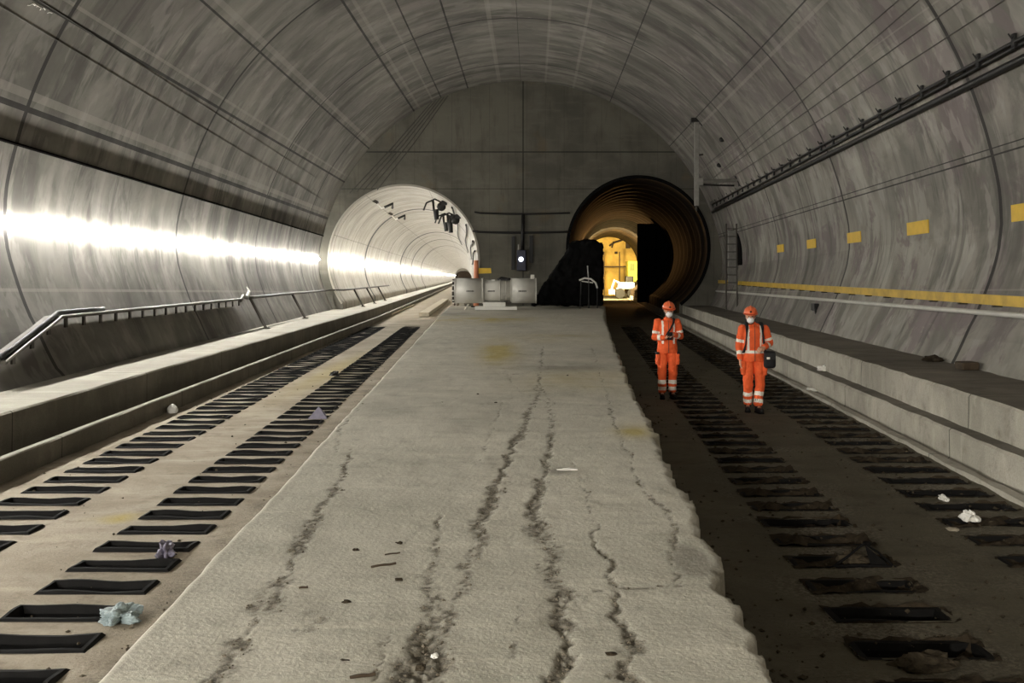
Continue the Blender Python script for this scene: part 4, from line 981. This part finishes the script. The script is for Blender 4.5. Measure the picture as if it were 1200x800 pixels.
def person(name, loc, rz, label, J, bag):
    root = empty(name, loc, rz); tag(root, label, 'person')
    V3 = {k: Vector(v) for k, v in J.items() if not k.startswith('hand') and k != 'tilt'}
    # ---- continuous body
    mb = MB(); T, R = head(mb, V3['head'], J['tilt'])
    mb.cap(V3['neck'], V3['head']+Vector((0,.01,-.05)), .058, .052)
    mb.fru((0,0,1.24), (.155,.10), (0,0,1.42), (.10,.07)); mb.ell((0,0,1.25), (.155,.105,.16)); mb.ell((0,.0,1.05), (.14,.10,.16)); mb.ell((0,.01,.93), (.155,.11,.12))
    for s_ in 'LR':
        mb.cap(V3['sh'+s_], V3['el'+s_], .048, .038); mb.cap(V3['el'+s_], V3['wr'+s_], .038, .025)
        mb.cap(V3['hip'+s_], V3['kn'+s_], .075, .052); mb.cap(V3['kn'+s_], V3['an'+s_], .052, .036)
        mb.cap(V3['an'+s_], V3['an'+s_]+J['ft'+s_]*.13+Vector((0,0,-.04)), .036, .03)
        mb.ell(V3['sh'+s_], (.055,.055,.055))
        hd = J['hand'+s_]; hand(mb, V3['wr'+s_], hd[0], hd[1], hd[2], 1.05, hd[3])
    blob(mb, 'body', [M['skin']], root, .0055, 2)
    dress_head(root, T, R)
    # ---- jacket
    mb = MB(); mb.ell((0,.0,1.30), (.185,.128,.15)); mb.fru((0,.0,1.30), (.188,.130), (0,.0,1.02), (.172,.128)); mb.fru((0,0,1.04), (.172,.128), (0,.005,.83), (.192,.138)); mb.cap(V3['neck']-Vector((0,0,.03)), V3['neck']+Vector((0,0,.025)), .074, .066)
    for s_ in 'LR':
        mb.cap(V3['sh'+s_], V3['el'+s_], .074, .060); w = V3['el'+s_].lerp(V3['wr'+s_], .88); mb.cap(V3['el'+s_], w, .060, .046)
    def pj(c):
        for s_ in 'LR':
            d, t = segd(c, V3['sh'+s_], V3['el'+s_]); d2, t2 = segd(c, V3['el'+s_], V3['wr'+s_])
            if min(d, d2) < .085 and abs(c.x) > .15 or d2 < .075 and t2 > .25:
                if d <= d2 and .60 < t < .78: return 1
                if d2 < d and .38 < t2 < .62: return 1
                if c.z < 1.36: return 0
        if bag and .965 < c.z < 1.015 and abs(c.x) < .2: return 1
        if .085 < abs(c.x) < .118 and 1.0 < c.z < 1.42: return 1
        return 0
    jk = blob(mb, 'jacket', [M['orange'], M['reflect']], root, .0095, 3, .010, 11, pj, (1,1,.8))
    MB().tube([(0,-.075,1.43),(0,-.128,1.35),(0,-.137,1.2),(0,-.133,1.0),(0,-.142,.84)], .005, 6).build('zip', M['darksteel'], jk)
    # ---- trousers
    mb = MB(); mb.fru((0,.0,.98), (.165,.12), (0,.0,.84), (.178,.130))
    for s_ in 'LR':
        mb.cap(V3['hip'+s_], V3['kn'+s_], .098, .082); mb.cap(V3['kn'+s_], V3['an'+s_]+Vector((0,0,.06)), .082, .072)
        sg = 1 if s_ == 'R' else -1; c = V3['hip'+s_].lerp(V3['kn'+s_], .42)
        mb.box(c+Vector((sg*.085,-.02,0)), (.055,.15,.22), bev=.015)
    def pt(c):
        for s_ in 'LR':
            d, t = segd(c, V3['kn'+s_], V3['an'+s_])
            if d < .11 and (.38 < t < .55 or .68 < t < .84): return 1
        return 0
    tr = blob(mb, 'trousers', [M['orange'], M['reflect']], root, .0095, 3, .013, 10, pt, (1,1,.9))
    for s_ in 'LR':
        sg = 1 if s_ == 'R' else -1; c = V3['hip'+s_].lerp(V3['kn'+s_], .42)
        MB().box(c+Vector((sg*.095,-.02,.10)), (.060,.165,.045), bev=.01).build('pocket_flap', M['orange'] if bag else M['bag'], tr)
    # ---- boots
    for s_ in 'LR':
        a_ = V3['an'+s_]; f = J['ft'+s_]; mb = MB(); mb.cap(a_+Vector((0,0,.13)), a_, .062, .054); mb.cap(a_+Vector((0,0,-.035)), a_+f*.16+Vector((0,0,-.045)), .048, .040, 1.0); mb.cap(a_+Vector((0,0,-.04)), a_-f*.05+Vector((0,0,-.045)), .046, .04)
        b_ = blob(mb, 'boot', [M['boot']], root, .008, 3)
        zb = a_.z-.085
        c1 = a_-f*.07; c2 = a_+f*.185; sidev = Vector((-f.y, f.x, 0)); pts = []
        for c, w in ((c1,.036),(a_+f*.1,.048),(c2,.032)):
            for q in (-1,1):
                for z in (zb-.012, zb+.012): pts.append(Vector((c.x, c.y, 0))+sidev*w*q+Vector((0,0,z)))
        MB().hull(pts).build('sole', M['rubber'], b_)
    return root, V3, T

fwd = Vector((0,-1,0))
pl = G(782,467); rt, Vj, T = person('person', (pl.x, pl.y, 0), .03,
    'left person in orange work clothes, arms bent before the chest, black strap across', {
    'tilt': (.22,0,.0), 'head': (.02,-.025,1.60), 'neck': (.01,0,1.44),
    'shL': (-.175,0,1.385), 'shR': (.175,0,1.385), 'elL': (-.235,-.03,1.12), 'elR': (.235,-.03,1.13), 'wrL': (-.07,-.24,1.12), 'wrR': (.065,-.25,1.18),
    'hipL': (-.088,0,.90), 'hipR': (.088,0,.90), 'knL': (-.10,-.015,.50), 'knR': (.10,-.015,.50), 'anL': (-.092,.01,.098), 'anR': (.092,.01,.098),
    'ftL': Vector((-.12,-.99,0)).normalized(), 'ftR': Vector((.12,-.99,0)).normalized(),
    'handL': ((1,-.25,.12),(0,.2,1),.5,1), 'handR': ((-1,-.2,-.15),(0,.25,-1),.5,1)}, False)
st_ = MB()
pts = [(.115,.06,1.455),(.11,-.06,1.455),(.085,-.135,1.38),(.03,-.168,1.28),(-.02,-.200,1.22),(-.06,-.235,1.16)]
o = st_.tube(pts, .021, 8, .45).build('camera_strap', M['bag'], None, True); o.location = rt.location; o.rotation_euler = rt.rotation_euler; tag(o, 'black strap slung from the shoulder to the hands of the left person', 'strap')
o = MB().box((0,0,0), (.09,.012,.16), Matrix.Rotation(.5,3,'X'), bev=.004).build('phone', M['bag']); o.location = Vector(rt.location)+Vector((.0,-.31,1.155)); tag(o, 'small dark phone held between the hands of the left person', 'phone')

pr_ = G(883,482.5); rt2, Vj2, T2 = person('person', (pr_.x, pr_.y, 0), -.06,
    'right person in orange work clothes and backpack straps, stepping forward, black bag at hip', {
    'tilt': (.12,0,-.12), 'head': (-.055,-.03,1.565), 'neck': (-.03,0,1.415),
    'shL': (-.185,0,1.355), 'shR': (.185,0,1.355), 'elL': (-.235,.01,1.08), 'elR': (.265,.02,1.12), 'wrL': (-.225,-.06,.86), 'wrR': (.135,-.20,1.07),
    'hipL': (-.085,0,.885), 'hipR': (.085,0,.885), 'knL': (-.10,-.07,.49), 'knR': (.10,-.05,.49), 'anL': (-.085,.05,.10), 'anR': (.055,-.10,.098),
    'ftL': Vector((-.15,-.99,0)).normalized(), 'ftR': Vector((.2,-.98,0)).normalized(),
    'handL': ((.02,-.15,-1),(1,-.1,0),.35,-1), 'handR': ((-.8,-.5,-.25),(0,.35,-1),.8,1)}, True)
bp = empty('backpack', rt2.location, -.06); tag(bp, 'black backpack with two shoulder straps on the right person', 'backpack')
mb = MB(); mb.box((0,.21,1.16), (.30,.15,.46), bev=.05); mb.build('pack', M['bag'], bp, True)
for sx in (-1,1):
    MB().tube([(sx*.11,.15,1.38),(sx*.115,.06,1.462),(sx*.118,-.05,1.458),(sx*.125,-.12,1.38),(sx*.135,-.148,1.25),(sx*.15,-.14,1.10),(sx*.175,-.08,.98),(sx*.14,.14,.96)], .025, 8, .5).build('shoulder_strap', M['bag'], bp, True)
hb = empty('shoulder_bag', rt2.location, -.06); tag(hb, 'black bag hanging at the hip of the right person', 'bag')
mb = MB(); mb.box((.225,-.19,.875), (.19,.12,.27), bev=.04); mb.build('body', M['bag'], hb, True, jit=.012, jf=7)
MB().box((.225,-.255,.93), (.17,.02,.11), bev=.008).build('flap', M['boot'], hb)
MB().box((.19,-.268,.90), (.05,.012,.035), bev=.004).build('label_patch', M['reflect'], hb)
MB().tube([(.15,-.19,1.0),(.13,-.16,1.15),(.12,-.1,1.4),(.10,.02,1.46),(.14,.10,1.35)], .018, 8, .5).build('strap', M['bag'], hb, True)

# ------------------------------------------------------------------ lights
def area(name, loc, target, sx, sy, power, col):
    l = D.lights.new(name, 'AREA'); l.shape = 'RECTANGLE'; l.size = sx; l.size_y = sy; l.energy = power; l.color = col
    o = D.objects.new(name, l); o.location = loc; o.rotation_euler = (Vector(target)-Vector(loc)).to_track_quat('-Z','Y').to_euler(); link(o); return o
area('work_light_behind', (-5.9,-12,4.0), (3.5,30,2.6), .8, .5, 1900, (1,.95,.86))
area('works_light', (P(760,0,100).x, 100, 5.6), (rbx(122), 124, 3.5), 1.2, 1.2, 8500, (1,.72,.32))
area('works_light_low', (P(700,0,100).x, 99, 3.5), (rbx(120)+1, 122, 2.8), 1.0, 1.0, 5200, (1,.80,.42))
area('bore_lamp', (rbx(88)+1.9, 88, 4.0), (rbx(60)-2.5, 60, 5.6), .5, .5, 75, (1,.50,.16))
area('bore_lamp_right', (rbx(84)-2.3, 84, 4.3), (rbx(62)+2.5, 62, 6.5), .5, .5, 35, (1,.50,.16))

w = D.worlds.new('world'); w.use_nodes = True; w.node_tree.nodes['Background'].inputs[0].default_value = (.01,.01,.01,1); w.node_tree.nodes['Background'].inputs[1].default_value = .3; SC.world = w

cam = D.cameras.new('camera'); cam.sensor_width = 36; cam.lens = 36.0; cam.shift_y = -(400-HZ)/1200.0; cam.clip_end = 600
co = D.objects.new('camera', cam); co.location = (0,0,CZ); co.rotation_euler = (PI/2,0,0); link(co); SC.camera = co
SC.view_settings.view_transform = 'Standard'; SC.view_settings.look = 'None'; SC.view_settings.gamma = 1; SC.view_settings.use_curve_mapping = False
SC.view_settings.exposure = 0.48
SC.cycles.use_denoising = True
SC.cycles.max_bounces = 8; SC.cycles.diffuse_bounces = 5; SC.cycles.sample_clamp_indirect = 6
